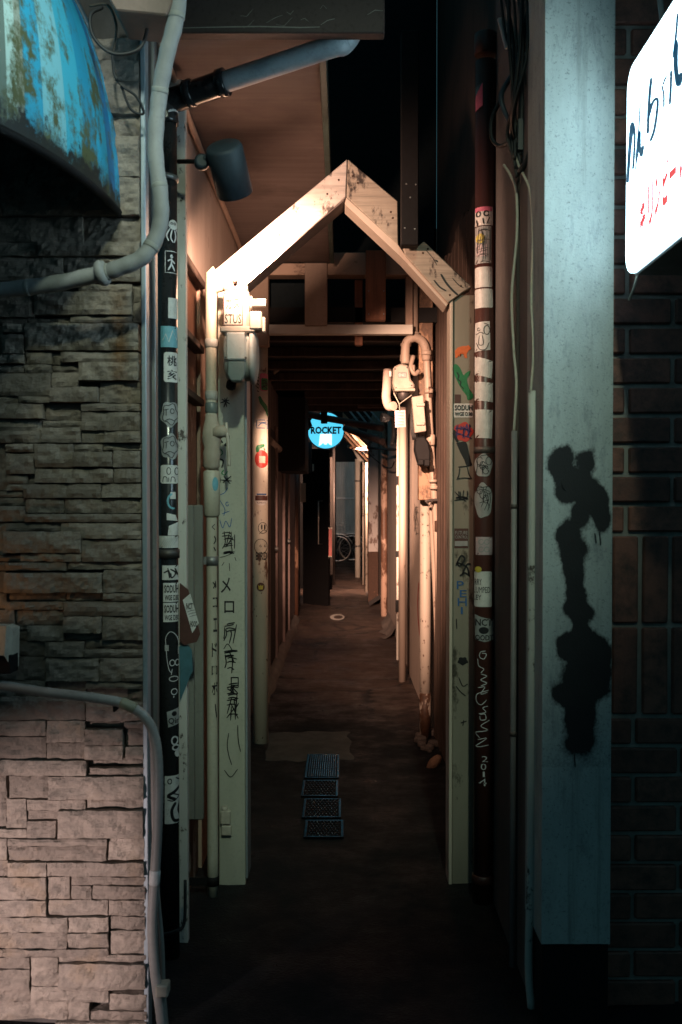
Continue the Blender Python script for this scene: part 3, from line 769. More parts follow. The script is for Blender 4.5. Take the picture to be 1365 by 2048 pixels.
s = sticker(bp, BM_, rect(328, 704, 357, 764, r=5), S_WHITE)
words(s, BM_, [('桃', 335, 711, 354, 732), ('亥', 335, 739, 354, 759)], INK, 0.02)
for dy in (0, 65):
    s = sticker(bp, BM_, oval(341, 828 + dy, 19, 25, 30, 0.10, dy), S_GREY)
    marks(s, BM_, [oval(341, 828 + dy, 15, 20, 24, 0.14, 1) + [(356, 830 + dy)], oval(345, 822 + dy, 4, 5, 10) + [(349, 822 + dy)], [(329, 820 + dy), (338, 818 + dy)], [(333, 819 + dy), (333, 832 + dy)], [(330, 842 + dy), (340, 838 + dy), (350, 842 + dy)]], INK, 1.6)
s = sticker(bp, BM_, rect(322, 930, 357, 967, r=4), S_WHITE)
marks(s, BM_, [oval(338, 942, 4, 7, 12) + [(342, 942)], oval(354, 942, 4, 7, 12) + [(358, 942)], [(326, 964), (328, 954), (334, 955), (335, 964)], [(338, 964), (338, 955)], [(342, 964), (344, 954), (350, 956), (351, 964)]], INK, 1.6)
marks(bp, BM_, [oval(348, 1002, 12, 15, 18)[4:14]], S_CYAN, 4)
sticker(bp, BM_, rect(341, 984, 352, 998), S_WHITE); sticker(bp, BM_, [(334, 1026), (352, 1030), (356, 1042), (334, 1040)], S_WHITE)
s = sticker(bp, BM_, rect(319, 1072, 357, 1096, 6), S_WHITE); sticker(bp, BM_, [(338, 1052), (357, 1044), (357, 1071), (336, 1071)], S_WHITE)
marks(s, BM_, [[(320 + k, 1094), (326 + k, 1085), (332 + k, 1075)] for k in range(0, 26, 4)], S_GREY, 1.0)
s = sticker(bp, BM_, rect(325, 1131, 357, 1160), S_WHITE)
marks(s, BM_, [[(328, 1146), (338, 1142), (340, 1156), (336, 1136)], [(341, 1138), (352, 1146), (344, 1156), (342, 1146)], [(350, 1136), (356, 1150)]], INK, 3)
for dy in (0, 40):
    s = sticker(bp, BM_, rect(327, 1166 + dy, 357, 1204 + dy), S_WHITE)
    words(s, BM_, [('SODUH', 329, 1170 + dy, 358, 1186 + dy), ('WGE D30', 330, 1190 + dy, 358, 1201 + dy)], INK, 0.03)
marks(bp, BM_, [c2([(333, 1296), (332, 1276), (340, 1264), (350, 1268), (357, 1282), (357, 1310)]), c2([(333, 1300), (335, 1322), (339, 1340), (344, 1346)])], INK_WHITE, 1.3)
sticker(bp, BM_, rect(330, 1290, 338, 1302), S_GREY)
marks(bp, BM_, [oval(345, 1326, 5, 6, 14) + [(350, 1326)], oval(355, 1326, 4, 6, 14) + [(359, 1326)], oval(348, 1358, 9, 5, 14) + [(357, 1358)], [(345, 1338), (343, 1350)], oval(349, 1384, 6, 6, 10) + [(355, 1384)], [(348, 1392), (348, 1396)]], INK_WHITE, 1.6)
s = sticker(bp, BM_, [(334, 1424), (361, 1416), (363, 1448), (337, 1455)], S_GREY)
sticker(s, BM_, oval(349, 1428, 5, 5), INK, 0.0016, 'dot'); words(s, BM_, [('Qin', 337, 1436, 360, 1450)], INK, 0.02)
marks(bp, BM_, [oval(350, 1482, 6, 8, 14) + [(356, 1482)], oval(352, 1496, 6, 5, 14) + [(358, 1496)]], INK_WHITE, 3)
sticker(bp, BM_, oval(357, 1508, 7, 8), S_WHITE)
s = sticker(bp, BM_, rect(330, 1552, 367, 1648, 6), S_WHITE)
marks(s, BM_, [oval(340, 1563, 4, 5, 12) + [(344, 1563)], [(352, 1556), (362, 1566), (358, 1580)], [(334, 1596), (346, 1588), (360, 1594)], [(335, 1600), (350, 1602), (364, 1588)]], INK, 2.2)
marks(s, BM_, [c2([(362, 1574), (350, 1584), (337, 1592), (352, 1600)]), c2([(352, 1606), (344, 1622), (348, 1640), (360, 1644)]), c2([(362, 1604), (358, 1622), (365, 1636)])], INK, 6)

# ---- things stuck on the corner strip beside the black pipe
tag = thing('hanging_tag', 'tilted brown card with white printed label by the black pipe', 'card', tuple(P(382, 1285, 2.93)))
mb = MB(); mb.prismp([(360, 1166), (377, 1180), (401, 1268), (394, 1284), (368, 1290), (360, 1282)], 2.93, 0.006)
crd = part(tag, 'card', mb, S_BROWN)
lab = sticker(crd, plane_map(2.93), [(366, 1200), (381, 1187), (398, 1246), (385, 1266)], S_WHITE, 0.0012, 'label', rings=1)
mbp = MB(); mbp.text('NCT', plane_map(2.93), 373, 1206, 386, 1219, 0.0024, 0.03); mbp.text('HOOD', plane_map(2.93), 381, 1242, 395, 1254, 0.0024, 0.03)
for k in range(3): mbp.stroke([(375 + k * 2, 1224 + k * 5), (383 + k * 2, 1221 + k * 5), (390 + k * 2, 1220 + k * 5)], plane_map(2.93), 1, 0.0024)
part(tag, 'lettering', mbp, INK)
mb = MB(); mb.prismp([(359, 1292), (377, 1290), (384, 1300), (386, 1340), (360, 1404)], 2.938, 0.003)
solid('tape_patch', 'torn teal tape stuck below the tilted brown card', 'tape', mb, S_TEAL)

# ================================================================ GREY HOSE over the stone wall
mb = MB(); hp = catmull([P(362, -40, 2.24), P(352, 40, 2.24), P(334, 110, 2.25), P(318, 200, 2.27), P(311, 300, 2.28), P(322, 400, 2.28), P(318, 460, 2.28), P(288, 512, 2.27), P(235, 537, 2.27), P(190, 550, 2.28), P(100, 569, 2.29), P(-20, 582, 2.30), P(-180, 590, 2.31)], 10)
hr = [0.0185 + 0.0006 * math.sin(i * 1.1) for i in range(len(hp))]
mb.tube(hp, hr, 16)
hose = thing('wrapped_hose', 'thick grey taped hose bending left under the awning', 'hose', tuple(P(318, 460, 2.28)))
part(hose, 'hose', mb, HOSE)
mb = MB(); q0 = P(206, 546, 2.277); mb.lathe([(0.019, -0.012), (0.028, -0.009), (0.030, 0.0), (0.027, 0.007), (0.019, 0.012)], q0, (P(235, 537, 2.27) - P(190, 550, 2.28)), 16)
part(hose, 'collar', mb, HOSE)
for i in range(9, len(hp) - 2, 19):
    mb = MB(); ax = hp[i + 1] - hp[i - 1]; mb.lathe([(0.0187, -0.006), (0.0194, -0.004), (0.0194, 0.004), (0.0187, 0.006)], hp[i], ax + Vector((0.1, 0, 0.1)) * ax.length, 16)
    part(hose, 'tape_turn', mb, grime('hose_tape', (0.36, 0.36, 0.34), (0.22, 0.22, 0.20), 8, 0.55))
# loose black cables by the awning
def cable(name, label, pts, r, m=RUBBER, cat='cable', group=None, n=8):
    mb = MB(); mb.tube(catmull(pts, n), r, 8); return solid(name, label, cat, mb, m, group)
cable('loose_cable', 'looped black cable hanging between awning and grey hose', [P(205, 15, 2.30), P(182, 30, 2.28), P(186, 70, 2.27), P(215, 102, 2.27), P(250, 108, 2.28), P(285, 90, 2.29), P(300, 30, 2.30)], 0.0042)
cable('loose_cable', 'small brown cable curl at the top edge of the awning', [P(180, 12, 2.32), P(215, 10, 2.31), P(232, 45, 2.31), P(232, 80, 2.32), P(225, 110, 2.33)], 0.003, flat('brown_rubber', (0.06, 0.045, 0.03), 0.6))
cable('loose_cable', 'thin black wire drooping in two loops onto the stones', [P(225, 108, 2.33), P(230, 150, 2.34), P(245, 172, 2.34), P(270, 190, 2.35), P(284, 212, 2.36), P(286, 228, 2.37), P(262, 218, 2.36), P(243, 172, 2.345)], 0.0032)

# ---- lower conduit on the stone wall
cd = thing('flexible_conduit', 'ribbed grey conduit curving across the stones and down the corner', 'conduit', (P(320, 1900, 2.36).x, 2.37, 0))
cp = catmull([P(-60, 1362, 2.385), P(0, 1370, 2.38), P(90, 1384, 2.375), P(190, 1396, 2.37), P(250, 1408, 2.37), P(290, 1434, 2.37), P(310, 1475, 2.38), P(317, 1540, 2.38), P(316, 1640, 2.38), P(311, 1740, 2.38), P(305, 1840, 2.38), P(309, 1930, 2.38), P(322, 2030, 2.38), P(330, 2110, 2.38)], 14)
mb = MB(); mb.tube(cp, [0.0118 + 0.0006 * (i % 2) for i in range(len(cp))], 14)
part(cd, 'ribbed_tube', mb, grime('conduit_grey', (0.40, 0.38, 0.36), (0.28, 0.26, 0.24), 9, 0.42, bumps=0.1))
mb = MB(); mb.tube(catmull([P(297, 1440, 2.395), P(305, 1500, 2.40), P(307, 1600, 2.40), P(312, 1740, 2.40), P(324, 1880, 2.40), P(328, 1980, 2.40), P(336, 2080, 2.40)], 8), 0.0055, 8)
part(cd, 'thin_cable', mb, grime('thin_cable_grey', (0.36, 0.33, 0.31), (0.24, 0.22, 0.2), 9, 0.5))
for a, b in ((0.36, 0.40),):
    pass
def ring_on(parent, path, i, r, h, m, name):
    mb = MB(); ax = path[i + 1] - path[i - 1]; mb.lathe([(r * 0.9, -h), (r, -h * 0.8), (r, h * 0.8), (r * 0.9, h)], path[i], ax, 14); part(parent, name, mb, m)
ring_on(cd, cp, 58, 0.0135, 0.02, grime('joint_olive', (0.36, 0.34, 0.24), (0.26, 0.24, 0.17), 9, 0.5), 'joint')
ring_on(cd, cp, 128, 0.0132, 0.018, S_WHITE, 'tape')
mb = MB(); mb.bxp(311, 1972, 336, 1996, 2.362, 2.40, 0.003); part(cd, 'cable_clip', mb, CREAM)
mb = MB(); mb.bxp(226, 1400, 231, 1424, 2.37, 2.41, 0.001); part(cd, 'saddle_clip', mb, BLACK)
# outlet box at the left edge
ob = thing('outlet_box', 'cream plastic outlet box on the stones at the left edge', 'outlet', tuple(P(10, 1350, 2.36)))
mb = MB(); mb.prism([P(-70, 1252, 2.33), P(14, 1252, 2.33), P(27, 1256, 2.36), P(25, 1340, 2.36), P(8, 1312, 2.33), P(-70, 1312, 2.33)], (0, 0.05, 0), 0.002)
part(ob, 'cover', mb, CREAM)
mb = MB(); mb.bxp(-66, 1310, 22, 1348, 2.345, 2.40, 0.002); part(ob, 'socket', mb, BLACK)
# lamps outside the frame on the left: floor uplight and wall lamp
up = thing('floor_uplight', 'small black uplight on the ground washing the stones pink', 'lamp', (-1.25, 1.18, 0))
mb = MB(); ax = (Vector((-0.70, 2.42, 0.29)) - Vector((-1.25, 1.20, 0.22))).normalized()
mb.lathe([(0.03, -0.09), (0.045, -0.085), (0.05, -0.01), (0.047, -0.01)], (-1.25, 1.20, 0.22), ax, 16, caps=False); part(up, 'housing', mb, BLACK)
mb = MB(); mb.box(-1.33, -1.23, 1.08, 1.18, 0.0, 0.02, 0.003); mb.tube([(-1.28, 1.13, 0.02), (-1.28, 1.13, 0.19)], 0.008, 8); part(up, 'stand', mb, BLACK)
mb = MB(); mb.box(-1.152, -1.148, 1.10, 1.352, 0.0, 0.60); part(up, 'light_baffle', mb, BLACK)  # unseen plate added to keep the uplight out of the alley
wlp = thing('wall_lamp', 'small amber wall lamp on the stones beyond the outlet box', 'lamp', (-1.02, 2.40, 0.95))
mb = MB(); mb.box(-1.05, -0.99, 2.30, 2.412, 1.06, 1.075, 0.002); mb.box(-1.05, -0.99, 2.395, 2.41, 0.95, 1.06, 0.002); part(wlp, 'bracket', mb, BLACK)

# ================================================================ LEFT GAS PIPE
GX, GY, GR = P(424, 1024, 3.32).x, 3.32, 0.0185
GMAP = pipe_map(GX, GY, GR)
gp = thing('gas_pipe', 'cream gas riser with swollen valve and inked katakana on the left', 'pipe', (GX, GY, 0.0))
zt = P(424, 575, GY).z; zb = P(424, 1925, GY - 0.02).z
mb = MB(); mb.tube(catmull([(GX, GY, 0.0), (GX, GY, 1.0), (GX, GY, zt - 0.03), (GX + 0.012, GY, zt - 0.004), (GX + 0.05, GY - 0.01, zt + 0.005)], 8), GR, 18)
part(gp, 'riser', mb, grime('gas_pipe_cream', (0.52, 0.50, 0.41), (0.38, 0.35, 0.27), 5, 0.5, bumps=0.08))
def zat(y): return P(424, y, GY - 0.02).z
mb = MB()
mb.lathe([(0.019, zat(1035)), (0.027, zat(1030)), (0.028, zat(945)), (0.024, zat(941))], (GX, GY, 0), (0, 0, 1), 18)
part(gp, 'sleeve', mb, grime('sleeve_cream', (0.50, 0.48, 0.39), (0.36, 0.33, 0.26), 5, 0.5))
mb = MB(); prof = [(0.02, 940), (0.029, 932), (0.028, 915), (0.030, 905), (0.026, 896), (0.030, 884), (0.032, 866), (0.027, 852), (0.022, 838), (0.019, 828)]
mb.lathe([(r, zat(y)) for r, y in prof], (GX, GY, 0), (0, 0, 1), 14)
mb.tube([(GX + 0.01, GY - 0.01, zat(865)), (GX + 0.045, GY - 0.012, zat(862)), (GX + 0.055, GY - 0.012, zat(860))], [0.022, 0.02, 0.012], 12)
for v in mb.bm.verts: v.co += Vector((1, 1, 0)) * 0.003 * noise.noise(v.co * 60)
part(gp, 'valve_body', mb, CLAY)
mb = MB(); mb.tube(catmull([(GX + 0.05, GY - 0.014, zat(845)), (GX + 0.056, GY - 0.02, zat(880)), (GX + 0.060, GY - 0.02, zat(915)), (GX + 0.060, GY - 0.018, zat(932))], 5), 0.0055, 8); part(gp, 'valve_lever', mb, CREAM)
mb = MB(); mb.lathe([(GR + 0.0003, zat(826)), (GR + 0.003, zat(824)), (GR + 0.003, zat(806)), (GR + 0.0003, zat(804))], (GX, GY, 0), (0, 0, 1), 16); part(gp, 'coupling', mb, METER_TEAL)
for y in (685, 790):
    mb = MB(); mb.lathe([(GR + 0.0003, zat(y + 9)), (GR + 0.003, zat(y + 8)), (GR + 0.003, zat(y - 8)), (GR + 0.0003, zat(y - 9))], (GX, GY, 0), (0, 0, 1), 16)
    part(gp, 'tape_band', mb, METER_GREY)
for y, m in ((1122, STEEL), (1765, BLACK)):
    mb = MB(); mb.lathe([(GR + 0.0003, zat(y + 9)), (GR + 0.0025, zat(y + 9)), (GR + 0.0025, zat(y - 9)), (GR + 0.0003, zat(y - 9))], (GX, GY, 0), (0, 0, 1), 18)
    mb.box(GX - 0.085, GX - 0.015, GY - 0.012, GY - 0.008, zat(y + 8), zat(y - 8), 0.001)
    mb.lathe([(0.006, 0), (0.006, 0.006)], (GX - 0.07, GY - 0.012, zat(y)), (0, -1, 0), 8)
    part(gp, 'pipe_clamp', mb, m)
sticker(gp, pipe_map(GX, GY, 0.028), oval(431, 968, 6, 14), S_CYAN, 0.001)
words(gp, GMAP, [('く', 424, 1048, 431, 1060), ('コ', 426, 1195, 436, 1216), ('エ', 427, 1236, 435, 1264), ('ド', 424, 1286, 435, 1314), ('ロ', 424, 1332, 435, 1350), ('ボ', 424, 1364, 436, 1390)], INK, 0.012)
marks(gp, GMAP, [[(431, 1408), (432, 1420), (434, 1436)], [(426, 1164), (430, 1170), (427, 1177)], [(431, 1162), (432, 1176)], [(429, 1072), (432, 1080), (428, 1088)], [(428, 1094), (432, 1102)]], INK, 2.2)

# ================================================================ LEFT GAS METER
MD = 3.20
gm = thing('gas_meter', 'glaringly lit gas meter with round drum on the left gate post', 'gas meter', tuple(P(478, 770, 3.25)))
mb = MB(); mb.bxp(446, 580, 498, 660, MD, MD + 0.11, 0.008)
mb.bxp(440, 652, 510, 664, MD - 0.004, MD + 0.115, 0.004)
top = part(gm, 'regulator', mb, METER_CREAM)
mb = MB()
for x in (458, 484): 
    c = P(x, 582, MD + 0.05); mb.lathe([(0.020, 0), (0.020, 0.014), (0.016, 0.018), (0.014, 0.03)], c, (0, 0, 1), 12)
part(gm, 'inlet_nut', mb, METER_CREAM)
mb = MB(); c = P(495, 606, MD + 0.05); mb.lathe([(0.022, 0), (0.022, 0.015), (0.013, 0.016), (0.013, 0.060), (0.010, 0.061)], c, (1, 0, 0), 14); part(gm, 'outlet_stub', mb, METER_GREY)
mb = MB(); mb.bxp(499, 622, 524, 658, MD - 0.01, MD + 0.06, 0.004); mb.bxp(524, 634, 531, 664, MD, MD + 0.04, 0.003); part(gm, 'sensor_box', mb, METER_CREAM)
pl = plane_map(MD)
fr = sticker(gm, pl, rect(447, 586, 486, 651), S_BROWN, 0.0012, 'label_frame', rings=1)
sticker(gm, pl, rect(449, 588, 484, 649), CREAM, 0.002, 'label_plate', rings=1)
words(gm, pl, [('STUS', 450, 628, 483, 647), ('ガス', 452, 594, 480, 618)], INK, 0.01, 0.003)
cy = P(478, 712, MD + 0.075)
xa, xb = P(447, 712, MD).x, P(500, 712, MD).x
mb = MB(); mb.lathe([(0.070, 0), (0.083, 0.006), (0.083, xb - xa - 0.006), (0.070, xb - xa)], (xa, cy.y, cy.z), (1, 0, 0), 28); part(gm, 'drum', mb, METER_GREY)
mb = MB(); mb.lathe([(0.080, 0), (0.094, 0.003), (0.094, 0.013), (0.086, 0.018), (0.060, 0.024)], (xb - 0.004, cy.y, cy.z), (1, 0, 0), 28); part(gm, 'drum_flange', mb, METER_GREY)
mb = MB(); mb.bxp(452, 664, 492, 720, MD - 0.016, MD + 0.06, 0.005); fp = part(gm, 'index_housing', mb, METER_GREY)
mb = MB(); mb.prismp([(455, 722), (490, 722), (490, 750), (484, 762), (462, 762), (455, 750)], MD - 0.012, 0.05, 0.004); part(gm, 'dial_face', mb, METER_TEAL)
mb = MB()
for x, y in ((452, 668), (492, 668), (452, 716), (492, 716)): mb.lathe([(0.004, 0), (0.004, 0.004)], P(x, y, MD - 0.012), (0, -1, 0), 8)
part(gm, 'screw', mb, STEEL_DARK)
mb = MB(); c = P(454, 768, 3.26); mb.lathe([(0.012, 0), (0.018, 0.008), (0.018, 0.022), (0.012, 0.03)], c, (1, 0, -0.2), 12); part(gm, 'drain_plug', mb, BLACK)

# ================================================================ ENTRANCE GATE
GD = 3.42
gate = thing('entrance_gate', 'white gabled gate over the alley mouth, two stickered posts and pitched boards', 'gate', (0.01, GD, 0))
lx0, lx1 = P(437, 1100, GD).x, P(490, 1100, GD).x
zt = P(460, 560, GD).z
mb = MB(); mb.box(lx0, lx1, GD, GD + 0.12, P(460, 1775, GD).z, zt, 0.003)
lp = part(gate, 'post', mb, grime('post_pale_green', (0.50, 0.50, 0.42), (0.34, 0.34, 0.27), 3, 0.5, bumps=0.1), label='pale left post covered in black marker')
mb = MB(); mb.box(lx0 + 0.006, lx1 - 0.006, GD + 0.006, GD + 0.11, 0, P(460, 1775, GD).z, 0.003); part(lp, 'footing', mb, BLACK)
mb = MB(); mb.box(lx1 + 0.001, lx1 + 0.008, GD + 0.004, GD + 0.12, 0.02, zt, 0.001); part(lp, 'edge_trim', mb, TRIM)
rx0, rx1 = P(906, 1100, GD).x, P(949, 1100, GD).x
zt2 = P(920, 590, GD).z
mb = MB(); mb.box(rx0, rx1, GD, GD + 0.09, 0, zt2, 0.003)
rp = part(gate, 'post', mb, peel('post_grey', (0.27, 0.25, 0.20), (0.08, 0.07, 0.05), 0.24, 10, stain=(0.18, 0.165, 0.13)), label='grubby right post with bear and fish stickers')
mb = MB(); mb.box(rx0 - 0.012, rx0 - 0.001, GD - 0.006, GD + 0.10, 0.0, zt2 - 0.01, 0.002); part(rp, 'edge_board', mb, peel('edge_board_paint', (0.56, 0.50, 0.42), (0.16, 0.12, 0.09), 0.12, 9))
# pitched boards, front face and depth 0.11
mb = MB(); mb.prismp([(695, 318), (692, 394), (494, 566), (470, 584), (412, 580), (414, 552), (440, 532)], GD, 0.075, 0.003)
part(gate, 'gable_board', mb, GATE_WHITE, label='bright left gable board')
mb = MB(); mb.prismp([(696.5, 318), (796, 402), (797, 490), (693.5, 394)], GD, 0.075, 0.003)
part(gate, 'gable_board', mb, GATE_WORN, label='weathered upper right gable board')
mb = MB(); mb.prismp([(848, 482), (945, 574), (930, 582), (897, 606), (812, 512), (806, 494), (838, 492)], GD - 0.012, 0.08, 0.003)
part(gate, 'gable_board', mb, GATE_WORN, label='split lower right gable board')
mb = MB(); mb.prismp([(693, 395), (798, 491), (812, 512), (897, 607), (893, 613), (806, 517), (690, 408)], GD + 0.002, 0.11, 0.001)
part(gate, 'under_lath', mb, peel('lath_paint', (0.58, 0.50, 0.42), (0.2, 0.14, 0.1), 0.1, 9))
mb = MB(); mb.prismp([(690, 397), (494, 568), (487, 580), (486, 572), (688, 402)], GD + 0.004, 0.12, 0.001); part(gate, 'under_lath', mb, grime('lath_grey', (0.20, 0.16, 0.14), (0.12, 0.1, 0.09), 9, 0.7))
mb = MB(); mb.tube([P(561, 512, GD + 0.07) + Vector((0, math.cos(a) * 0.003, 0)) + Vector((math.sin(a) * 0.006, 0, math.cos(a) * 0.010)) for a in [2 * math.pi * k / 14 for k in range(15)]], 0.0022, 6); part(gate, 'screw_eye', mb, STEEL)
# splits in the worn board
mp_ = plane_map(GD - 0.012)
for ln, w_ in (([(882, 548), (893, 566), (905, 580), (916, 590)], 4), ([(868, 560), (880, 574), (893, 582)], 3), ([(872, 520), (876, 524)], 3), ([(852, 500), (866, 516), (874, 530)], 1.2), ([(905, 556), (918, 570), (928, 576)], 1.5)):
    mb = MB(); mb.stroke(c2(ln), mp_, w_, 0.0012); part(gate, 'crack', mb, INK)
for px, py, dd in ((455, 556, 0), (470, 566, 0), (560, 470, 0), (566, 478, 0), (655, 388, 0), (678, 360, 0), (706, 352, 0), (716, 366, 0), (782, 424, 0), (786, 436, 0), (846, 506, -0.012), (856, 498, -0.012), (900, 590, -0.012), (922, 572, -0.012)):
    mb = MB(); mb.lathe([(0.0036, 0), (0.0034, 0.0012), (0.0012, 0.0016)], P(px, py, GD + dd - 0.0002), (0, -1, 0), 8); part(gate, 'nail_head', mb, RUST)
# graffiti on the left post
LM = plane_map(GD)
marks(lp, LM, [[(444, 798), (460, 808)], [(455, 795), (448, 815)], [(441, 806), (459, 800)], [(450, 796), (454, 814)], [(446, 966), (463, 952)], [(448, 952), (461, 968)], [(442, 960), (464, 962)]], INK, 2.6)
marks(lp, LM, [c2([(452, 868), (458, 872), (456, 884), (450, 890), (458, 892)]), c2([(442, 880), (446, 886)]), c2([(440, 918), (447, 922), (444, 936)]), c2([(440, 955), (440, 966)])], INK, 3.2)
marks(lp, LM, [c2([(448, 940), (444, 946), (450, 950), (456, 942)]), c2([(442, 898), (446, 906), (440, 912)])], S_GREEN, 2)
marks(lp, LM, [c2([(440, 990), (450, 985), (456, 975)]), c2([(440, 1000), (450, 1018), (448, 1032)]), c2([(444, 1028), (460, 1022)]), c2([(440, 1040), (446, 1056), (452, 1042), (460, 1054), (464, 1036)]), oval(455, 1008, 3, 4, 10)], S_BLUE, 1.4)
marks(lp, LM, scribble(444, 1062, 470, 1108, 16, 21), INK, 2.0)
marks(lp, LM, [c2([(440, 1115), (452, 1112), (466, 1106)]), [(459, 1126), (460, 1142)], [(444, 1132), (449, 1124)], [(470, 1114), (473, 1122)]], INK, 1.3)
words(lp, LM, [('メ', 442, 1155, 462, 1186), ('ロ', 449, 1202, 469, 1226), ('口', 462, 1354, 478, 1374)], INK, 0.01)
k = 0
for y0, y1, n in ((1248, 1290, 8), (1302, 1350, 11), (1368, 1392, 7), (1384, 1446, 14)):
    x0 = 446 + k * 2; k += 1
    marks(lp, LM, scribble(x0, y0, x0 + 28, y1, n, 30 + k), INK, 2.4)
marks(lp, LM, [c2([(448, 1298), (456, 1288), (466, 1302)]), c2([(458, 1466), (455, 1490), (458, 1510), (464, 1530)]), c2([(476, 1450), (477, 1480), (482, 1504)]), c2([(449, 1540), (462, 1554), (476, 1538)])], INK, 1.8)
mb = MB(); mb.bxp(441, 1622, 461, 1650, GD - 0.022, GD - 0.001, 0.004); mb.bxp(443, 1652, 463, 1672, GD - 0.018, GD - 0.001, 0.003); mb.lathe([(0.010, 0), (0.012, 0.01), (0.010, 0.02)], P(450, 1624, GD - 0.01), (0, 0, 1), 10)
solid('junction_box', 'small cream junction box low on the left gate post', 'junction box', mb, CREAM)
# stickers on the right post
RM = plane_map(GD)
bear = [(911, 712), (910, 702), (916, 695), (926, 692), (934, 692), (937, 690), (940, 693), (943, 697), (937, 702), (934, 708), (935, 716), (930, 716), (928, 708), (920, 708), (921, 714), (917, 711), (915, 715), (911, 716)]
sticker(rp, RM, bear, S_ORANGE, 0.0012, label='orange bear-shaped sticker')
fish = c2([(906, 732), (912, 728), (920, 735), (927, 750), (932, 746), (941, 741), (938, 752), (934, 760), (940, 780), (946, 788), (946, 796), (936, 800), (934, 792), (922, 776), (910, 752)], 3)
s = sticker(rp, RM, fish, S_GREEN, 0.0012, label='green fish-shaped sticker')
marks(s, RM, [c2([(914, 744), (918, 752), (916, 758), (922, 764), (921, 770), (928, 778)])], INK, 2, 0.0024)
sticker(rp, RM, rect(910, 789, 922, 806), S_BROWN, 0.0012)
s = sticker(rp, RM, rect(908, 807, 946, 835, r=2), S_WHITE, 0.0012)
words(s, RM, [('SODUH', 910, 810, 945, 821), ('WGE D30', 910, 824, 945, 832)], INK, 0.03, 0.0024)
s = sticker(rp, RM, oval(927, 864, 19, 19, 30, 0.10, 2), S_RED, 0.0012)
marks(s, RM, scribble(909, 847, 945, 882, 14, 77), flat('ink_purple', (0.07, 0.04, 0.16), 0.5), 2.0, 0.0024)
marks(rp, RM, [c2([(909, 860), (910, 872), (916, 884)])], INK, 5, 0.003)
sticker(rp, RM, c2([(913, 886), (932, 884), (938, 905), (942, 922), (944, 930), (934, 932), (929, 920), (921, 905)], 3), INK, 0.0012, 'drip')
marks(rp, RM, [c2([(920, 936), (918, 950), (914, 960)]), c2([(917, 934), (938, 932)]), c2([(935, 934), (938, 948), (944, 958)]), c2([(914, 958), (928, 956), (942, 957)])], INK, 2.0)
marks(rp, RM, scribble(908, 980, 940, 1002, 9, 55), INK, 2.2)
s = sticker(rp, RM, rect(909, 1057, 937, 1096), S_BROWN, 0.0012)
words(s, RM, [('FUTURE', 911, 1062, 936, 1069), ('CONTROL', 911, 1071, 936, 1077)], S_GREY, 0.0, 0.0024)
sticker(s, RM, rect(910, 1082, 936, 1092), S_GREY, 0.0024, 'print')
marks(rp, RM, [c2([(912, 1132), (922, 1112), (930, 1118), (920, 1132), (916, 1126), (934, 1134), (938, 1150)]), c2([(924, 1150), (934, 1130), (942, 1128)]), c2([(920, 1152), (930, 1146), (940, 1152)])], INK, 3.4)
words(rp, RM, [('P', 914, 1162, 928, 1178), ('E', 920, 1180, 934, 1194), ('H', 916, 1196, 934, 1212), ('I', 922, 1214, 926, 1228)], S_BLUE, 0.0)
sticker(rp, RM, oval(926, 1322, 10, 8, 16, 0.15), INK, 0.0012, 'drip')
marks(rp, RM, [c2([(913, 1237), (914, 1258)]), c2([(900, 1236), (900, 1256)]), c2([(918, 1355), (926, 1372), (936, 1368)]), c2([(912, 1372), (922, 1384), (932, 1392)]), c2([(928, 1440), (926, 1452)]), c2([(922, 1446), (934, 1442)])], INK, 2.0)

# ================================================================ SPOTLIGHT CAN on the black pipe
sp_ = thing('spotlight', 'dark can spotlight on an arm from the black drainpipe', 'lamp', tuple(P(360, 322, 2.83)))
axis = Vector((0.16, 0.66, -0.74)).normalized()
back = P(449, 298, 2.76)
LAMP_BLUE = grime('lamp_paint', (0.05, 0.075, 0.095), (0.03, 0.04, 0.05), 10, 0.55, bumps=0.2)
mb = MB(); mb.lathe([(0.001, -0.012), (0.043, -0.011), (0.048, -0.008), (0.0515, -0.001), (0.0515, 0.128), (0.049, 0.129), (0.047, 0.05), (0.01, 0.045)], back, axis, 32, caps=False)
part(sp_, 'can', mb, LAMP_BLUE)
mb = MB(); mb.lathe([(0.0005, 0.048), (0.034, 0.050), (0.044, 0.075)], back, axis, 24, caps=False); part(sp_, 'reflector', mb, emit_mat('lamp_glow', WARM, 2.0))
mb = MB(); mb.tube([P(357, 323, 2.83), P(400, 323, 2.80)], 0.0065, 10); part(sp_, 'arm', mb, BLACK)
mb = MB(); mb.lathe([(0.012, -0.012), (0.021, -0.008), (0.021, 0.012), (0.014, 0.016)], P(404, 325, 2.79), (0.2, -0.9, 0), 16); mb.tube(catmull([P(398, 324, 2.79), P(412, 318, 2.785), P(425, 312, 2.78), P(436, 318, 2.78)], 5), [0.012] * 15 + [0.010], 10); part(sp_, 'knuckle', mb, LAMP_BLUE)

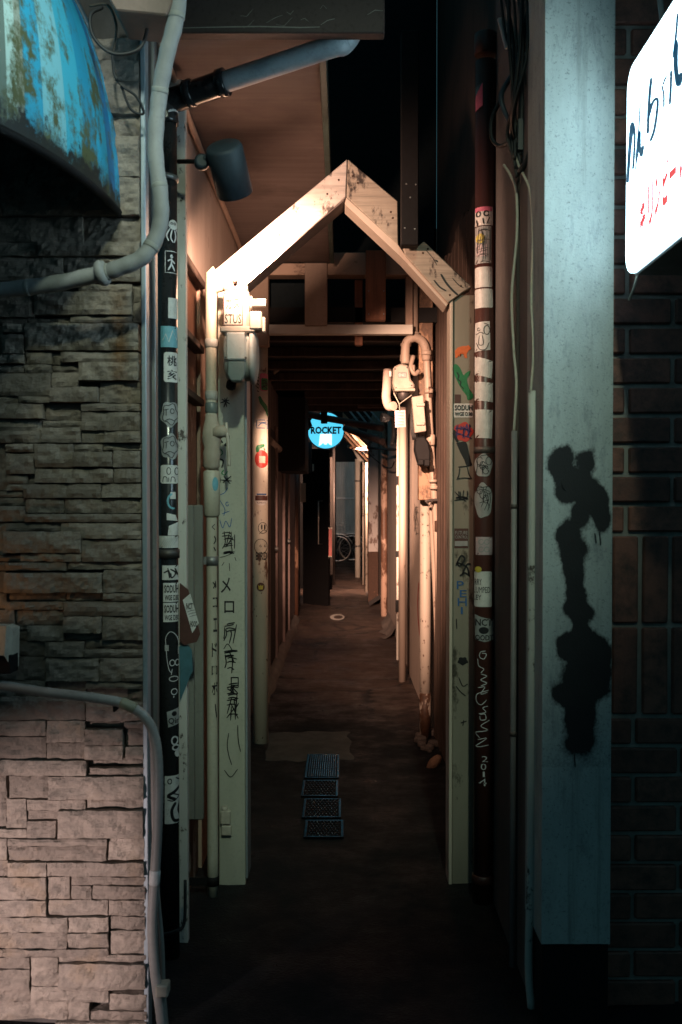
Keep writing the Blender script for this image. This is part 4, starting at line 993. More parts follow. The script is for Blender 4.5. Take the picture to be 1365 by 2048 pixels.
# ================================================================ SECOND FRAME (5.4 m in)
FD = 5.35
fr2 = thing('timber_frame', 'inner timber frame with crossbeam and hanging boards across the alley', 'frame', (0, FD, 0))
BEAM = peel('beam_paint', (0.40, 0.29, 0.22), (0.16, 0.10, 0.07), 0.2, 10, stretch=(0.5, 1, 1))
mb = MB(); mb.bxp(450, 505, 838, 550, FD, FD + 0.10, 0.003); part(fr2, 'crossbeam', mb, BEAM)
mb = MB(); mb.bxp(610, 502, 655, 651, FD - 0.03, FD - 0.002, 0.003); part(fr2, 'hanging_board', mb, grime('board_grey', (0.36, 0.28, 0.23), (0.26, 0.2, 0.16), 6, 0.75))
mb = MB(); mb.bxp(732, 500, 772, 640, FD - 0.06, FD - 0.004, 0.003); rb = part(fr2, 'hanging_board', mb, RED_WOOD, label='reddish brown hanging board')
mb = MB()
for x, y in ((738, 582), (768, 582), (738, 628), (768, 628)): mb.lathe([(0.004, 0), (0.004, 0.004)], P(x, y, FD - 0.06), (0, -1, 0), 8)
part(rb, 'bolt', mb, STEEL)
mb = MB(); mb.bxp(710, 560, 726, 690, FD + 0.11, FD + 0.16, 0.003); part(fr2, 'hanging_board', mb, RED_WOOD)
mb = MB(); mb.bxp(538, 649, 826, 668, FD - 0.002, FD + 0.05, 0.002); part(fr2, 'lintel_bar', mb, WHITE_PAINT)
mb = MB(); mb.bxp(498, 550, 537, 690, FD + 0.002, FD + 0.09, 0.003); part(fr2, 'upper_post', mb, grime('post_tan', (0.38, 0.29, 0.23), (0.27, 0.2, 0.15), 6, 0.75))
mb = MB(); mb.bxp(812, 552, 826, 668, FD + 0.051, FD + 0.11, 0.003); part(fr2, 'upper_post', mb, SALMON)
mb = MB(); mb.bxp(838, 555, 866, 1000, FD + 0.13, FD + 0.2, 0.003); part(fr2, 'upper_post', mb, peel('post_orange', (0.34, 0.20, 0.12), (0.17, 0.09, 0.05), 0.5, 12))
# round white post with stickers
WPX, WPY = P(521, 1024, 5.5).x, 5.5
WPR = 0.0435
wp = thing('white_post', 'round white post with tomato and fish stickers left of the passage', 'post', (WPX, WPY, 0))
mb = MB(); mb.tube([(WPX, WPY, 0), (WPX, WPY, 1.2), (WPX, WPY, P(521, 640, WPY).z)], WPR, 24)
part(wp, 'shaft', mb, peel('post_white', (0.58, 0.55, 0.47), (0.16, 0.08, 0.05), 0.10, 14, stain=(0.48, 0.43, 0.35), spots=0.35))
WM = pipe_map(WPX, WPY, WPR)
s = sticker(wp, WM, rect(520, 746, 536, 782, r=5), S_PINK); sticker(s, WM, rect(523, 756, 536, 780, r=3), S_GREEN, 0.0022, 'print'); marks(s, WM, scribble(524, 758, 536, 778, 7, 5), INK, 1.6, 0.0035)
marks(wp, WM, [[(515, 746 + k * 7), (518, 749 + k * 7)] for k in range(6)], INK, 2)
sticker(wp, WM, c2([(517, 794), (521, 792), (527, 802), (535, 812), (536, 832), (530, 820), (520, 806)], 3), S_GREEN, 0.0012)
marks(wp, WM, [rect(514, 840, 536, 856, 3) + [(514, 840)], [(517, 852), (524, 846), (534, 848)], [(518, 846), (533, 844)]], S_BLUE, 1.6)
s = sticker(wp, WM, oval(524, 918, 14, 18), S_RED, 0.0012, label='red tomato sticker'); sticker(s, WM, rect(519, 912, 531, 926), CREAM, 0.0022, 'print'); sticker(wp, WM, c2([(512, 896), (516, 890), (528, 888), (529, 893), (520, 898), (519, 903), (513, 905)], 2), S_GREEN, 0.0022, 'leaf')
s = sticker(wp, WM, oval(523, 998, 14, 13), S_WHITE, 0.0012); sticker(s, WM, rect(511, 991, 536, 1001), S_BROWN, 0.0022, 'print'); sticker(s, WM, rect(514, 987, 533, 990), S_BLUE, 0.0022, 'print'); words(s, WM, [('RAMJUTS', 515, 1004, 532, 1008)], INK, 0, 0.0022)
marks(wp, WM, [oval(526, 1056, 9, 11, 18) + [(535, 1056)], [(519, 1068), (528, 1060), (535, 1064)]], INK, 1.2); marks(wp, WM, [[(524, 1049), (524, 1059)], [(530, 1049), (530, 1059)]], INK, 3.2)
s = sticker(wp, WM, oval(522, 1093, 13, 15), CREAM, 0.0012); marks(s, WM, [oval(522, 1093, 13, 15, 20) + [(535, 1093)], oval(522, 1092, 2, 2, 8), oval(531, 1092, 2, 2, 8)], INK, 1.2); words(s, WM, [('BIRD', 512, 1104, 535, 1120)], INK, 0.02, 0.0024)
s = sticker(wp, WM, oval(522, 1174, 8, 9), S_BROWN, 0.0012); sticker(s, WM, [(517, 1170), (519.5, 1174), (522, 1169), (524.5, 1174), (527, 1170), (526, 1179), (518, 1179)], S_YELLOW, 0.0022, 'crown', rings=1)

# ================================================================ PASSAGE beyond the frame
WR = 0.52
pass_l = thing('passage_wall', 'dark panelled left wall of the covered passage', 'wall', (-0.6, 8.5, 0))
mb = MB(); mb.box(-0.72, -0.575, 5.62, 13.4, 0, 2.9); part(pass_l, 'wall', mb, DARK_WOOD)
y = 5.7
while y < 12.9:
    mb = MB(); mb.box(-0.574, -0.556, y, y + 0.16, 0.10, 2.28, 0.004); part(pass_l, 'plank', mb, wood('mauve_plank', (0.085, 0.062, 0.062), (0.045, 0.034, 0.034), 0.7)); y += 0.19
for y0 in (7.3, 9.2):
    mb = MB(); mb.box(-0.555, -0.548, y0, y0 + 0.78, 0.10, 1.92, 0.002); sd_ = part(pass_l, 'side_door', mb, BLACK)
    for ya_ in (y0 - 0.05, y0 + 0.781):
        mb = MB(); mb.box(-0.555, -0.530, ya_, ya_ + 0.049, 0.06, 1.97, 0.004); part(sd_, 'jamb', mb, wood('jamb_mauve', (0.20, 0.14, 0.13), (0.12, 0.085, 0.08), 0.7))
    mb = MB(); mb.lathe([(0.018, 0), (0.022, 0.012), (0.010, 0.03)], (-0.548, y0 + 0.70, 0.98), (1, 0, 0), 12); part(sd_, 'knob', mb, STEEL)
mb = MB()
def kerb(u, v):
    yy = 6.4 + 5.0 * v; a = u * math.pi / 2
    return Vector((-0.56 + 0.07 * math.sin(a) + 0.02 * noise.noise(Vector((0, yy * 3, 1))), yy, 0.085 * math.cos(a) + 0.008 * noise.noise(Vector((u * 3, yy * 6, 0)))))
mb.grid(kerb, 6, 60); solid('kerb_strip', 'rough concrete fillet along the foot of the dark left wall', 'kerb', mb, CONCRETE)
mb = MB(); mb.tube(catmull([P(538, 880, 7.5), P(560, 900, 8.7), P(580, 918, 10.4), P(584, 924, 11.0)], 6), 0.030, 12)
solid('wall_pipe', 'pale pipe running along the left passage wall', 'pipe', mb, grime('pipe_dull', (0.30, 0.25, 0.22), (0.2, 0.16, 0.14), 8, 0.6))
RPX, RPY = P(590.5, 1100, 11.6).x, 11.6
mb = MB(); mb.tube([(RPX, RPY, 0.0), (RPX, RPY, 1.2), (RPX, RPY, 1.75)], 0.040, 16)
rpt = solid('rusty_post', 'rusted round post on the left deep in the passage', 'post', mb, peel('post_rust', (0.40, 0.24, 0.16), (0.11, 0.05, 0.03), 0.72, 16))
roof = thing('passage_roof', 'low dark roof boards over the middle of the alley', 'roof', (0, 8, 2.29))
mb = MB(); mb.box(-0.62, 0.62, 5.46, 10.2, 2.32, 2.40); part(roof, 'deck', mb, BLACK)
for k in range(8):
    yy = 5.7 + k * 0.58; mb = MB(); mb.box(-0.6, 0.56, yy, yy + 0.06, 2.26, 2.319, 0.004); part(roof, 'joist', mb, DARK_WOOD)
uw = thing('upper_wall', 'dark upper storey above the low passage roof', 'wall', (0, 5.8, 2.41))
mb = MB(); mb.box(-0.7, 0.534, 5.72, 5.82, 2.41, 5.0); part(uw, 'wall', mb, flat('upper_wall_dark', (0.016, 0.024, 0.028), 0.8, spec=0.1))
mb = MB(); mb.bxp(716, 798, 856, 815, 9.6, 9.68, 0.004); part(roof, 'end_beam', mb, wood('beam_brown', (0.20, 0.13, 0.10), (0.13, 0.08, 0.06), 0.7, 'x'))
mb = MB(); mb.bxp(535, 690, 611, 942, 8.6, 9.4, 0.004); mb_ = solid('duct_box', 'big black box hanging at the upper left of the passage', 'duct', mb, BLACK)
mb = MB(); mb.tube(catmull([P(545, 745, 7.2), P(572, 722, 7.2), P(580, 706, 7.2), P(581, 670, 7.2)], 5), 0.022, 10)
solid('bent_pipe', 'dim bent pipe under the passage roof on the left', 'pipe', mb, wood('pipe_brown', (0.2, 0.15, 0.12), (0.12, 0.09, 0.07)))

# ---- round glowing sign
SGD = 12.0
sc0 = P(652, 861, SGD); SR = 36.5 * SGD / F
sg = thing('round_sign', 'glowing blue round sign reading ROCKET over the alley', 'sign', tuple(sc0 + Vector((0, 0.06, -SR))))
mb = MB(); mb.lathe([(SR * 0.985, 0), (SR * 0.985, -0.002)], sc0, (0, 1, 0), 48)
def sign_material():
    m, nt, p = nodes_of('sign_blue_glow')
    p.inputs['Base Color'].default_value = (0.05, 0.4, 0.55, 1)
    p.inputs['Emission Color'].default_value = (0.085, 0.56, 0.80, 1); p.inputs['Emission Strength'].default_value = 1.3
    return m
face = part(sg, 'face', mb, sign_material())
mb = MB(); mb.lathe([(SR * 0.98, -0.004), (SR * 1.03, -0.006), (SR * 1.03, 0.10), (SR * 0.9, 0.10)], sc0, (0, 1, 0), 48, caps=False); part(sg, 'rim', mb, flat('rim_blue', (0.01, 0.05, 0.09), 0.4))
SGM = plane_map(SGD)
sticker(face, SGM, [(641, 868), (664, 868), (664, 891), (660, 889), (656, 885), (653, 889.5), (650, 889), (646, 885), (643, 889), (638, 892)], emit_mat('sign_white_glow', (0.78, 0.92, 1.0), 1.5), 0.006, 'flame_shape', rings=1)
words(face, SGM, [('ROCKET', 622, 853, 683, 868)], flat('sign_ink', (0.005, 0.03, 0.06), 0.5), 0.045, 0.009)
mb = MB(); mb.box(-0.62, sc0.x - SR, SGD + 0.03, SGD + 0.06, sc0.z + 0.02, sc0.z + 0.05, 0.002); part(sg, 'wall_bracket', mb, STEEL_DARK)
# conduits crossing in front of it
PD = grime('old_pipe_brown', (0.13, 0.09, 0.085), (0.07, 0.05, 0.05), 8, 0.6)
cable('overhead_pipe', 'thick dark pipe slanting across the front of the round sign', [P(596, 823, 10.6), P(640, 834, 10.5), P(690, 843, 10.4), P(766, 857, 10.2)], 0.035, PD, 'pipe')
cable('overhead_pipe', 'lower dark pipe drooping right beneath the other before the round sign', [P(690, 856, 10.8), P(708, 863, 10.7), P(735, 872, 10.5), P(766, 884, 10.3)], 0.036, PD, 'pipe')
mb = MB(); mb.bxp(642, 806, 655, 846, 10.35, 10.45, 0.004); solid('pipe_hanger', 'short black hanger holding the slanting pipe at the roof edge', 'hanger', mb, BLACK)
mb = MB()
for v in range(40):
    a = rd.uniform(0, 6.28); q = P(614 + 9 * math.cos(a) * rd.random(), 846 + 16 * math.sin(a) * rd.random(), 10.9 + rd.uniform(-0.1, 0.1))
    mb.tube([q, q + Vector((rd.uniform(-.05, .05), 0, rd.uniform(-.05, .05)))], 0.018, 5)
solid('cable_tangle', 'black tangle of cable at the left rim of the round sign', 'cable', mb, BLACK)
mb = MB(); 
for k in range(4):
    mb.tube([P(700 + k * 14, 822, 13.6), P(722 + k * 15, 850, 12.6)], 0.012, 6)
solid('eave_slat_rack', 'slanted pale slats under the roof right of the round sign', 'rack', mb, grime('slat_paint', (0.35, 0.38, 0.45), (0.3, 0.16, 0.12), 9, 0.5))

# ---- open black door, box and frames on the left
dr = thing('bar_door', 'black door standing open with a long pale pull handle', 'door', (-0.36, 13.0, 0))
mb = MB(); a = G(612, 1200); b = G(657, 1207); mb.prism([(-0.535, 13.35, 0.02), (-0.19, 13.15, 0.02), (-0.19, 13.15, 2.1), (-0.535, 13.35, 2.1)], (0.02, 0.05, 0)); part(dr, 'leaf', mb, flat('door_black', (0.004, 0.004, 0.0045), 0.5, spec=0.15))
hz0, hz1 = P(638, 1002, 13.1).z, P(638, 1088, 13.1).z; hx = P(637.5, 1040, 13.1).x
hd = MB(); hd.tube([(hx + 0.05, 13.17, hz0), (hx, 13.08, hz0), (hx, 13.08, hz1), (hx + 0.05, 13.17, hz1)], 0.0085, 8); part(dr, 'handle', hd, flat('handle_chrome', (0.55, 0.52, 0.48), 0.3, 0.6))
mb = MB(); mb.bxp(658, 1058, 664, 1112, 13.1, 13.14, 0.001); st_ = part(dr, 'red_strip', mb, S_RED); 
mb = MB(); mb.bxp(657, 1055, 665, 1058, 13.1, 13.13, 0.001); mb.bxp(657, 1112, 664, 1114, 13.1, 13.13, 0.001); part(dr, 'strip_cap', mb, CREAM)
mb = MB(); mb.bxp(625, 928, 628, 942, 13.2, 13.3, 0.001); part(dr, 'lit_plate', mb, CREAM)
mb = MB(); mb.bxp(602, 884, 624, 946, 12.6, 12.9, 0.004); hb = solid('wall_cabinet', 'black metal cabinet under the round sign', 'cabinet', mb, GLOSS_BLACK)
mb = MB(); mb.bxp(601, 966, 612, 1004, 12.7, 12.74, 0.002); solid('notice_plate', 'small tan plate below the black cabinet', 'plate', mb, grime('plate_tan', (0.34, 0.24, 0.16), (0.25, 0.17, 0.11), 9, 0.6))
fx = thing('door_frame', 'brown door frame with grey side pipe behind the open black door', 'door frame', tuple(P(664, 1130, 15.5)))
mb = MB(); mb.bxp(660.5, 914, 666, 1150, 15.5, 15.6, 0.003); part(fx, 'jamb', mb, wood('jamb_brown', (0.03, 0.022, 0.018), (0.02, 0.014, 0.012)))
mb = MB(); q = P(668, 1000, 15.7); mb.tube([(q.x, 15.7, 0.1), (q.x, 15.7, 2.4)], 0.02, 8); part(fx, 'side_pipe', mb, STEEL_DARK)
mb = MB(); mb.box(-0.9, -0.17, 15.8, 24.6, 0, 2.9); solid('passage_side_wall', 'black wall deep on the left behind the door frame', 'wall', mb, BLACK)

# ---- end wall, corrugated panel, bicycles
ew = thing('end_wall', 'dark wall closing the alley with a corrugated grey panel', 'wall', (0, 26, 0))
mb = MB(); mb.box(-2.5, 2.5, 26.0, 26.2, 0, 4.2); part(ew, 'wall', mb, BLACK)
mb = MB(); x0, x1 = P(671, 1000, 25.6).x, P(716, 1000, 25.6).x; zt, zb = P(690, 924, 25.6).z, P(690, 1066, 25.6).z
N = 96
mb.grid(lambda u, v: Vector((x0 + (x1 - x0) * u, 25.6 + (0.012 if math.sin(u * 13 * 2 * math.pi) > 0 else -0.012), zb + (zt - zb) * v)), N, 1, False)
part(ew, 'corrugated_panel', mb, grime('panel_grey', (0.50, 0.50, 0.48), (0.36, 0.36, 0.34), 5, 0.5, metal=0.0))
mb = MB(); mb.box(x0, x1, 25.57, 25.587, 1.55, 1.60); mb.box(x0 - 0.03, x1 + 0.03, 25.56, 25.62, zb - 0.05, zb - 0.001, 0.004); part(ew, 'panel_rail', mb, STEEL)
def make_bike(label, loc):
    b = thing('bicycle', label, 'bicycle', (0, 0, 0), 'bicycles parked at the end of the alley')
    ch = flat('bike_chrome', (0.55, 0.55, 0.53), 0.3, 0.7); fr_ = flat('bike_frame', (0.05, 0.05, 0.06), 0.35)
    for cx in (-0.52, 0.52):
        w = bpy.data.objects.new('wheel', None)
        mb = MB(); mb.tube([(cx + 0.315 * math.cos(t), 0, 0.335 + 0.315 * math.sin(t)) for t in [2 * math.pi * k / 36 for k in range(37)]], 0.018, 8); wh = part(b, 'wheel', mb, RUBBER)
        mb = MB(); mb.tube([(cx + 0.290 * math.cos(t), 0, 0.335 + 0.290 * math.sin(t)) for t in [2 * math.pi * k / 36 for k in range(37)]], 0.012, 8); part(wh, 'rim', mb, ch)
        mb = MB()
        for k in range(14):
            t = 2 * math.pi * k / 14; mb.tube([(cx, 0.02 * (-1) ** k, 0.335), (cx + 0.285 * math.cos(t), 0, 0.335 + 0.285 * math.sin(t))], 0.0018, 4)
        part(wh, 'spoke', mb, ch)
        mb = MB(); mb.tube([(cx + 0.355 * math.cos(R(t)), 0, 0.335 + 0.355 * math.sin(R(t))) for t in range(20 if cx > 0 else 30, 171, 10)], 0.012, 6); part(b, 'mudguard', mb, ch)
    mb = MB()
    for p0, p1 in (((0.45, 0, 0.72), (0, 0, 0.30)), ((0, 0, 0.30), (-0.18, 0, 0.80)), ((-0.14, 0, 0.62), (-0.52, 0, 0.335)), ((0, 0, 0.30), (-0.52, 0, 0.335)), ((0.42, 0, 0.86), (0.52, 0, 0.335)), ((0.44, 0, 0.78), (-0.06, 0, 0.42))): mb.tube([p0, p1], 0.016, 8)
    part(b, 'frame', mb, fr_)
    mb = MB(); mb.tube(catmull([(0.22, -0.27, 1.02), (0.32, -0.24, 1.04), (0.40, 0, 0.98), (0.32, 0.24, 1.04), (0.22, 0.27, 1.02)], 5), 0.012, 8); mb.tube([(0.42, 0, 0.86), (0.40, 0, 0.99)], 0.012, 8); part(b, 'handlebar', mb, ch)
    mb = MB(); mb.tube([(-0.30, 0, 0.90), (-0.24, 0, 0.91), (-0.12, 0, 0.90), (-0.05, 0, 0.89)], [0.06, 0.09, 0.045, 0.02], 10); mb.tube([(-0.18, 0, 0.80), (-0.19, 0, 0.88)], 0.012, 8); part(b, 'saddle', mb, RUBBER)
    mb = MB()
    for zz_ in (0.78, 0.86, 0.94, 1.02):
        mb.tube([(0.48, -0.16, zz_), (0.80, -0.16, zz_), (0.80, 0.16, zz_), (0.48, 0.16, zz_), (0.48, -0.16, zz_)], 0.004, 5)
    for xx, yy in ((0.48, -0.16), (0.80, -0.16), (0.80, 0.16), (0.48, 0.16), (0.64, -0.16), (0.64, 0.16)): mb.tube([(xx, yy, 0.78), (xx, yy, 1.02)], 0.004, 5)
    part(b, 'basket', mb, ch)
    mb = MB(); mb.tube([(0, -0.10, 0.30), (0, 0.10, 0.30)], 0.02, 8); mb.tube([(0, -0.08, 0.30), (0.12, -0.08, 0.18)], 0.01, 6); mb.tube([(0, 0.08, 0.30), (-0.12, 0.08, 0.42)], 0.01, 6); part(b, 'crank', mb, ch)
    b.location = loc
    return b
z0_ = 0.022
make_bike('parked bicycle nearer the black door, its wheel half hidden', (P(677, 1098, 23.6).x + 0.52 - 1.04, 23.6, z0_))
make_bike('parked bicycle behind, its wheel beside the pale far post', (P(703, 1098, 24.2).x + 0.52, 24.2, z0_))

# ================================================================ RIGHT SIDE deep
wall_r = thing('passage_wall', 'cream plastered right wall of the alley behind the pipes', 'wall', (0.6, 8.5, 0))
mb = MB(); mb.box(WR, 0.70, 5.72, 7.9, 0, 2.9); part(wall_r, 'plaster_panel', mb, PLASTER)
mb = MB(); mb.box(WR + 0.012, 0.70, 7.902, 11.9, 0, 2.9); part(wall_r, 'plaster_panel', mb, grime('grey_plaster', (0.50, 0.41, 0.36), (0.36, 0.29, 0.25), 3, 0.85, bumps=0.5, fine=160))
x = P(795, 1100, 8.4).x
mb = MB(); mb.box(x - 0.006, x + 0.02, 8.4, 8.45, 0.02, 2.0, 0.003); js = part(wall_r, 'door_jamb', mb, WHITE_PAINT)
for y0, y1 in ((952, 970), (1102, 1114), (1200, 1224)):
    mb = MB(); mb.bxp(791.5, y0, 797.5, y1, 8.39, 8.40, 0.0005); part(js, 'hinge', mb, BLACK)
mb = MB(); mb.box(0.50, 0.75, 12.2, 25.8, 0, 2.9); part(wall_r, 'far_wall', mb, grime('far_plaster', (0.30, 0.23, 0.19), (0.2, 0.15, 0.12), 3, 0.85))
def post(name, label, px, y, w, ytop, m, z0=0.0, group=None, rr=None):
    xx = P(px, 1060, y).x; r_ = w * y / F / 2
    mb = MB(); mb.tube([(xx, y, z0), (xx, y, 1.0), (xx, y, P(px, ytop, y).z)], r_, 20)
    return solid(name, label, 'pipe', mb, m, group)
post('wall_pipe', 'straight cream pipe standing against the plaster wall', 805, 7.45, 15, 815, peel('pipe_cream', (0.38, 0.31, 0.26), (0.15, 0.09, 0.06), 0.08, 16, stain=(0.29, 0.23, 0.19)))
post('wall_pipe', 'rust-speckled pink pipe deep on the right', 768.5, 11.8, 13, 845, peel('pipe_pink', (0.44, 0.30, 0.23), (0.16, 0.08, 0.05), 0.55, 14))
cp_ = thing('peeling_pillar', 'thick grey pillar with rusted foot deep on the right', 'pillar', (P(747, 1060, 13.6).x, 13.6, 0))
mb = MB(); xx = P(747, 1060, 13.6).x; mb.box(xx - 0.068, xx + 0.068, 13.6, 13.74, 0, P(747, 868, 13.6).z, 0.008); part(cp_, 'shaft', mb, peel('pillar_grey', (0.40, 0.37, 0.36), (0.14, 0.08, 0.06), 0.3, 10))
mb = MB(); mb.box(xx - 0.071, xx + 0.071, 13.597, 13.745, 0, 0.72, 0.006); part(cp_, 'foot', mb, RUST)
for k, (px, y, w) in enumerate(((727, 16.8, 4), (733.5, 15.2, 5))):
    post('slim_pipe', ('slim pale pipe beside the far gate post', 'slim pipe left of the thick grey pillar')[k], px, y, w, 925, PIPE_WHITE)
# far gate
fg = thing('far_gate', 'second white gabled gate far down the alley under warm light', 'gate', (0, 18.6, 0))
FG = 18.6
xx = P(716, 1060, FG).x
for s_ in (1, -1):
    mb = MB(); mb.tube([(s_ * xx, FG, 0), (s_ * xx, FG, 1.2), (s_ * xx, FG, P(716, 918, FG).z)], 0.052, 18); p_ = part(fg, 'post', mb, WHITE_PAINT)
    for yy in (962, 1092):
        z_ = P(716, yy, FG).z; mb = MB(); mb.lathe([(0.053, -0.015), (0.058, -0.015), (0.058, 0.015), (0.053, 0.015)], (s_ * xx, FG, z_), (0, 0, 1), 16); part(p_, 'clamp', mb, STEEL)
    ap = P(686, 846, FG); mb = MB()
    mb.prism([(0.0005 * s_, FG - 0.06, ap.z), (s_ * 0.40, FG - 0.06, P(716, 918, FG).z - 0.05), (s_ * 0.30, FG - 0.06, P(716, 918, FG).z - 0.05), (0.0005 * s_, FG - 0.06, ap.z - 0.10)], (0, 0.3, 0)); part(fg, 'gable_board', mb, WHITE_PAINT)
sf = thing('far_soffit', 'warmly lit timber soffit on the right before the far gate', 'soffit', (0.3, 16, 2.2))
mb = MB(); mb.prism([(0.0, 14.0, 2.62), (0.50, 14.0, 2.08), (0.50, 14.0, 2.12), (0.0, 14.0, 2.66)], (0, 4.4, 0)); part(sf, 'panel', mb, wood('soffit_tan', (0.42, 0.28, 0.18), (0.3, 0.19, 0.12), 0.7, 'y'))
for k in range(4):
    y = 14.2 + k; mb = MB(); mb.prism([(0.02, y, 2.597), (0.50, y, 2.078), (0.50, y, 2.03), (0.02, y, 2.549)], (0, 0.06, 0)); part(sf, 'rafter', mb, wood('rafter_tan', (0.36, 0.23, 0.15), (0.25, 0.16, 0.1), 0.7, 'x'))
cable('soffit_pipe', 'pale bent pipe under the far soffit', [P(697, 893, 14.6), P(715, 897, 14.8), P(735, 896, 14.9), P(748, 888, 14.9)], 0.022, grime('pipe_tan', (0.40, 0.28, 0.20), (0.3, 0.2, 0.14), 9, 0.6), 'pipe')
fl_ = thing('far_lamp', 'small white bullet lamp under the far soffit', 'lamp', tuple(P(727, 906, 14.7)))
mb = MB(); c = P(724, 907, 14.7); mb.lathe([(0.016, 0), (0.026, 0.01), (0.026, 0.09), (0.012, 0.10)], c, (1, 0.2, 0.3), 14); part(fl_, 'body', mb, S_WHITE)
cable('tie_rod', 'thin black rod spanning to the right wall under the conduits', [P(735, 896, 10.9), P(765, 898, 10.4), P(797, 900, 8.6)], 0.012, BLACK, 'rod')
cable('sagging_wire', 'thin black wire sagging between far posts on the right', [P(735, 905, 12.0), P(750, 918, 12.0), P(768, 932, 11.6), P(782, 936, 10.0), P(790, 922, 8.7)], 0.006, BLACK)
mb = MB(); mb.grid(lambda u, v: Vector((WR + 0.004 - 0.16 * (1 - v) * (0.7 + 0.5 * noise.noise(Vector((u * 9, v, 0)))), 9.9 + 1.6 * u, 0.004 + 0.11 * v ** 2 + 0.02 * noise.noise(Vector((u * 7, v * 3, 5))))), 16, 5)
solid('concrete_fillet', 'crumbling concrete fillet at the foot of the right wall', 'kerb', mb, CONCRETE)
mb = MB(); mb.grid(lambda u, v: Vector((0.35 + 0.15 * v, 13.0 + 3 * u, 0.03 + 0.10 * v)), 4, 3); solid('concrete_fillet', 'pale concrete slope beside the thick grey pillar', 'kerb', mb, CONCRETE)
# small reflector lamp on the right
rl = thing('reflector_lamp', 'small glass reflector lamp catching blue light high on the right', 'lamp', tuple(P(772, 838, 8.2)))
mb = MB(); mb.lathe([(0.026, 0), (0.036, 0.03), (0.040, 0.07), (0.036, 0.072)], P(780, 836, 8.2), (-1, -0.25, 0.05), 18); part(rl, 'glass', mb, flat('lamp_glass', (0.4, 0.45, 0.5), 0.08, 0.8))
mb = MB(); mb.tube(catmull([P(780, 836, 8.2), P(786, 838, 8.2), P(788, 870, 8.25), P(784, 890, 8.2)], 5), 0.016, 8); part(rl, 'bracket', mb, BLACK)
el = thing('end_fill_lamp', 'added unseen lamp head that brightens the panel at the alley end', 'lamp', (0.25, 20.45, 3.1))
mb = MB(); mb.lathe([(0.03, -0.12), (0.05, -0.10), (0.07, 0.0), (0.065, 0.0)], (0.25, 20.48, 3.11), (-0.04, 0.94, -0.33), 16, caps=False); part(el, 'shade', mb, STEEL_DARK)
mb = MB(); mb.tube([(0.25, 20.42, 3.15), (0.52, 20.4, 3.2), (0.6, 20.4, 2.8)], 0.02, 8); part(el, 'bracket', mb, STEEL_DARK)
# flat white ring laid over the ground
mb = MB(); 
def ringpt(a, r): q = G(675, 1233.5, 0.03); return Vector((q.x + r * 0.085 * math.cos(a), q.y + r * 0.33 * math.sin(a), floor_z(q.x, q.y) + 0.006))
bmv = []
for k in range(28):
    a = 2 * math.pi * k / 28; bmv.append((mb.bm.verts.new(ringpt(a, 1)), mb.bm.verts.new(ringpt(a, 0.62) + Vector((0.012, 0, 0)))))
for k in range(28): mb.bm.faces.new((bmv[k][0], bmv[(k + 1) % 28][0], bmv[(k + 1) % 28][1], bmv[k][1]))
solid('ground_mark', 'flat white ring on the ground far down the alley', 'marking', mb, flat('ring_white', (0.75, 0.72, 0.66), 0.6))

# ================================================================ RIGHT GAS METER GROUP
rw = thing('alley_side_wall', 'right alley wall of dark upright planks between the two gates', 'wall', (0.58, 4.4, 0))
mb = MB(); mb.box(0.535, 0.66, 3.26, 5.70, 0, 4.3); part(rw, 'backing', mb, DARK_WOOD)
y = 3.30
while y < 5.6:
    mb = MB(); mb.box(0.515, 0.534, y, y + 0.135, 0.02, 2.55 + 0.03 * math.sin(y * 9), 0.004); part(rw, 'plank', mb, wood('brown_plank', (0.12, 0.078, 0.06), (0.07, 0.045, 0.035), 0.7)); y += 0.145
def ptube(path, r, n=6, seg=14):
    mb = MB(); mb.tube(catmull(path, n) if n else [Vector(p) for p in path], r, seg); return mb
PIPE_T = peel('pipe_tan_paint', (0.39, 0.31, 0.25), (0.12, 0.065, 0.04), 0.16, 20, stain=(0.28, 0.21, 0.165), spots=0.35)
D5 = 5.62
x = P(851, 1200, D5).x
rg = thing('gas_riser', 'rust-pitted white pipe standing on the ground at the right', 'pipe', (x, D5, 0))
mb = MB(); mb.tube([(x, D5, 0.0), (x, D5, 0.6), (x, D5, P(851, 905, D5).z)], 0.031, 20); part(rg, 'riser', mb, PIPE_WHITE)
mb = MB(); mb.tube([(x, D5, 0.0), (x, D5, 0.12), (x, D5, 0.26)], 0.0318, 20); part(rg, 'rusted_foot', mb, PIPE_RUSTY)
bend = thing('gas_pipe', 'cream gas pipe with U-bend leading down to the right meter', 'pipe', tuple(P(880, 1465, 5.5)))
part(bend, 'drop_pipe', ptube([P(830, 500, 5.45), P(830, 600, 5.45), P(830, 664, 5.45)], 0.0185, 0), PIPE_T)
part(bend, 'bend', ptube([P(811, 728, 5.42), P(811, 702, 5.42), P(814, 684, 5.42), P(828, 675, 5.42), P(843, 681, 5.43), P(851, 696, 5.44), P(853, 720, 5.46)], 0.024, 5), PIPE_T)
part(bend, 'down_pipe', ptube([P(853, 715, 5.46), P(856, 770, 5.46), P(860, 850, 5.46), P(866, 950, 5.46), P(873, 1060, 5.47), P(880, 1200, 5.48), P(887, 1330, 5.48), P(890, 1462, 5.5)], 0.0185, 5), PIPE_T)
part(bend, 'side_pipe', ptube([P(846, 700, 5.52), P(848, 780, 5.52), P(856, 900, 5.52), P(864, 1050, 5.54), P(873, 1250, 5.56), P(880, 1468, 5.58)], 0.013, 5), PIPE_T)
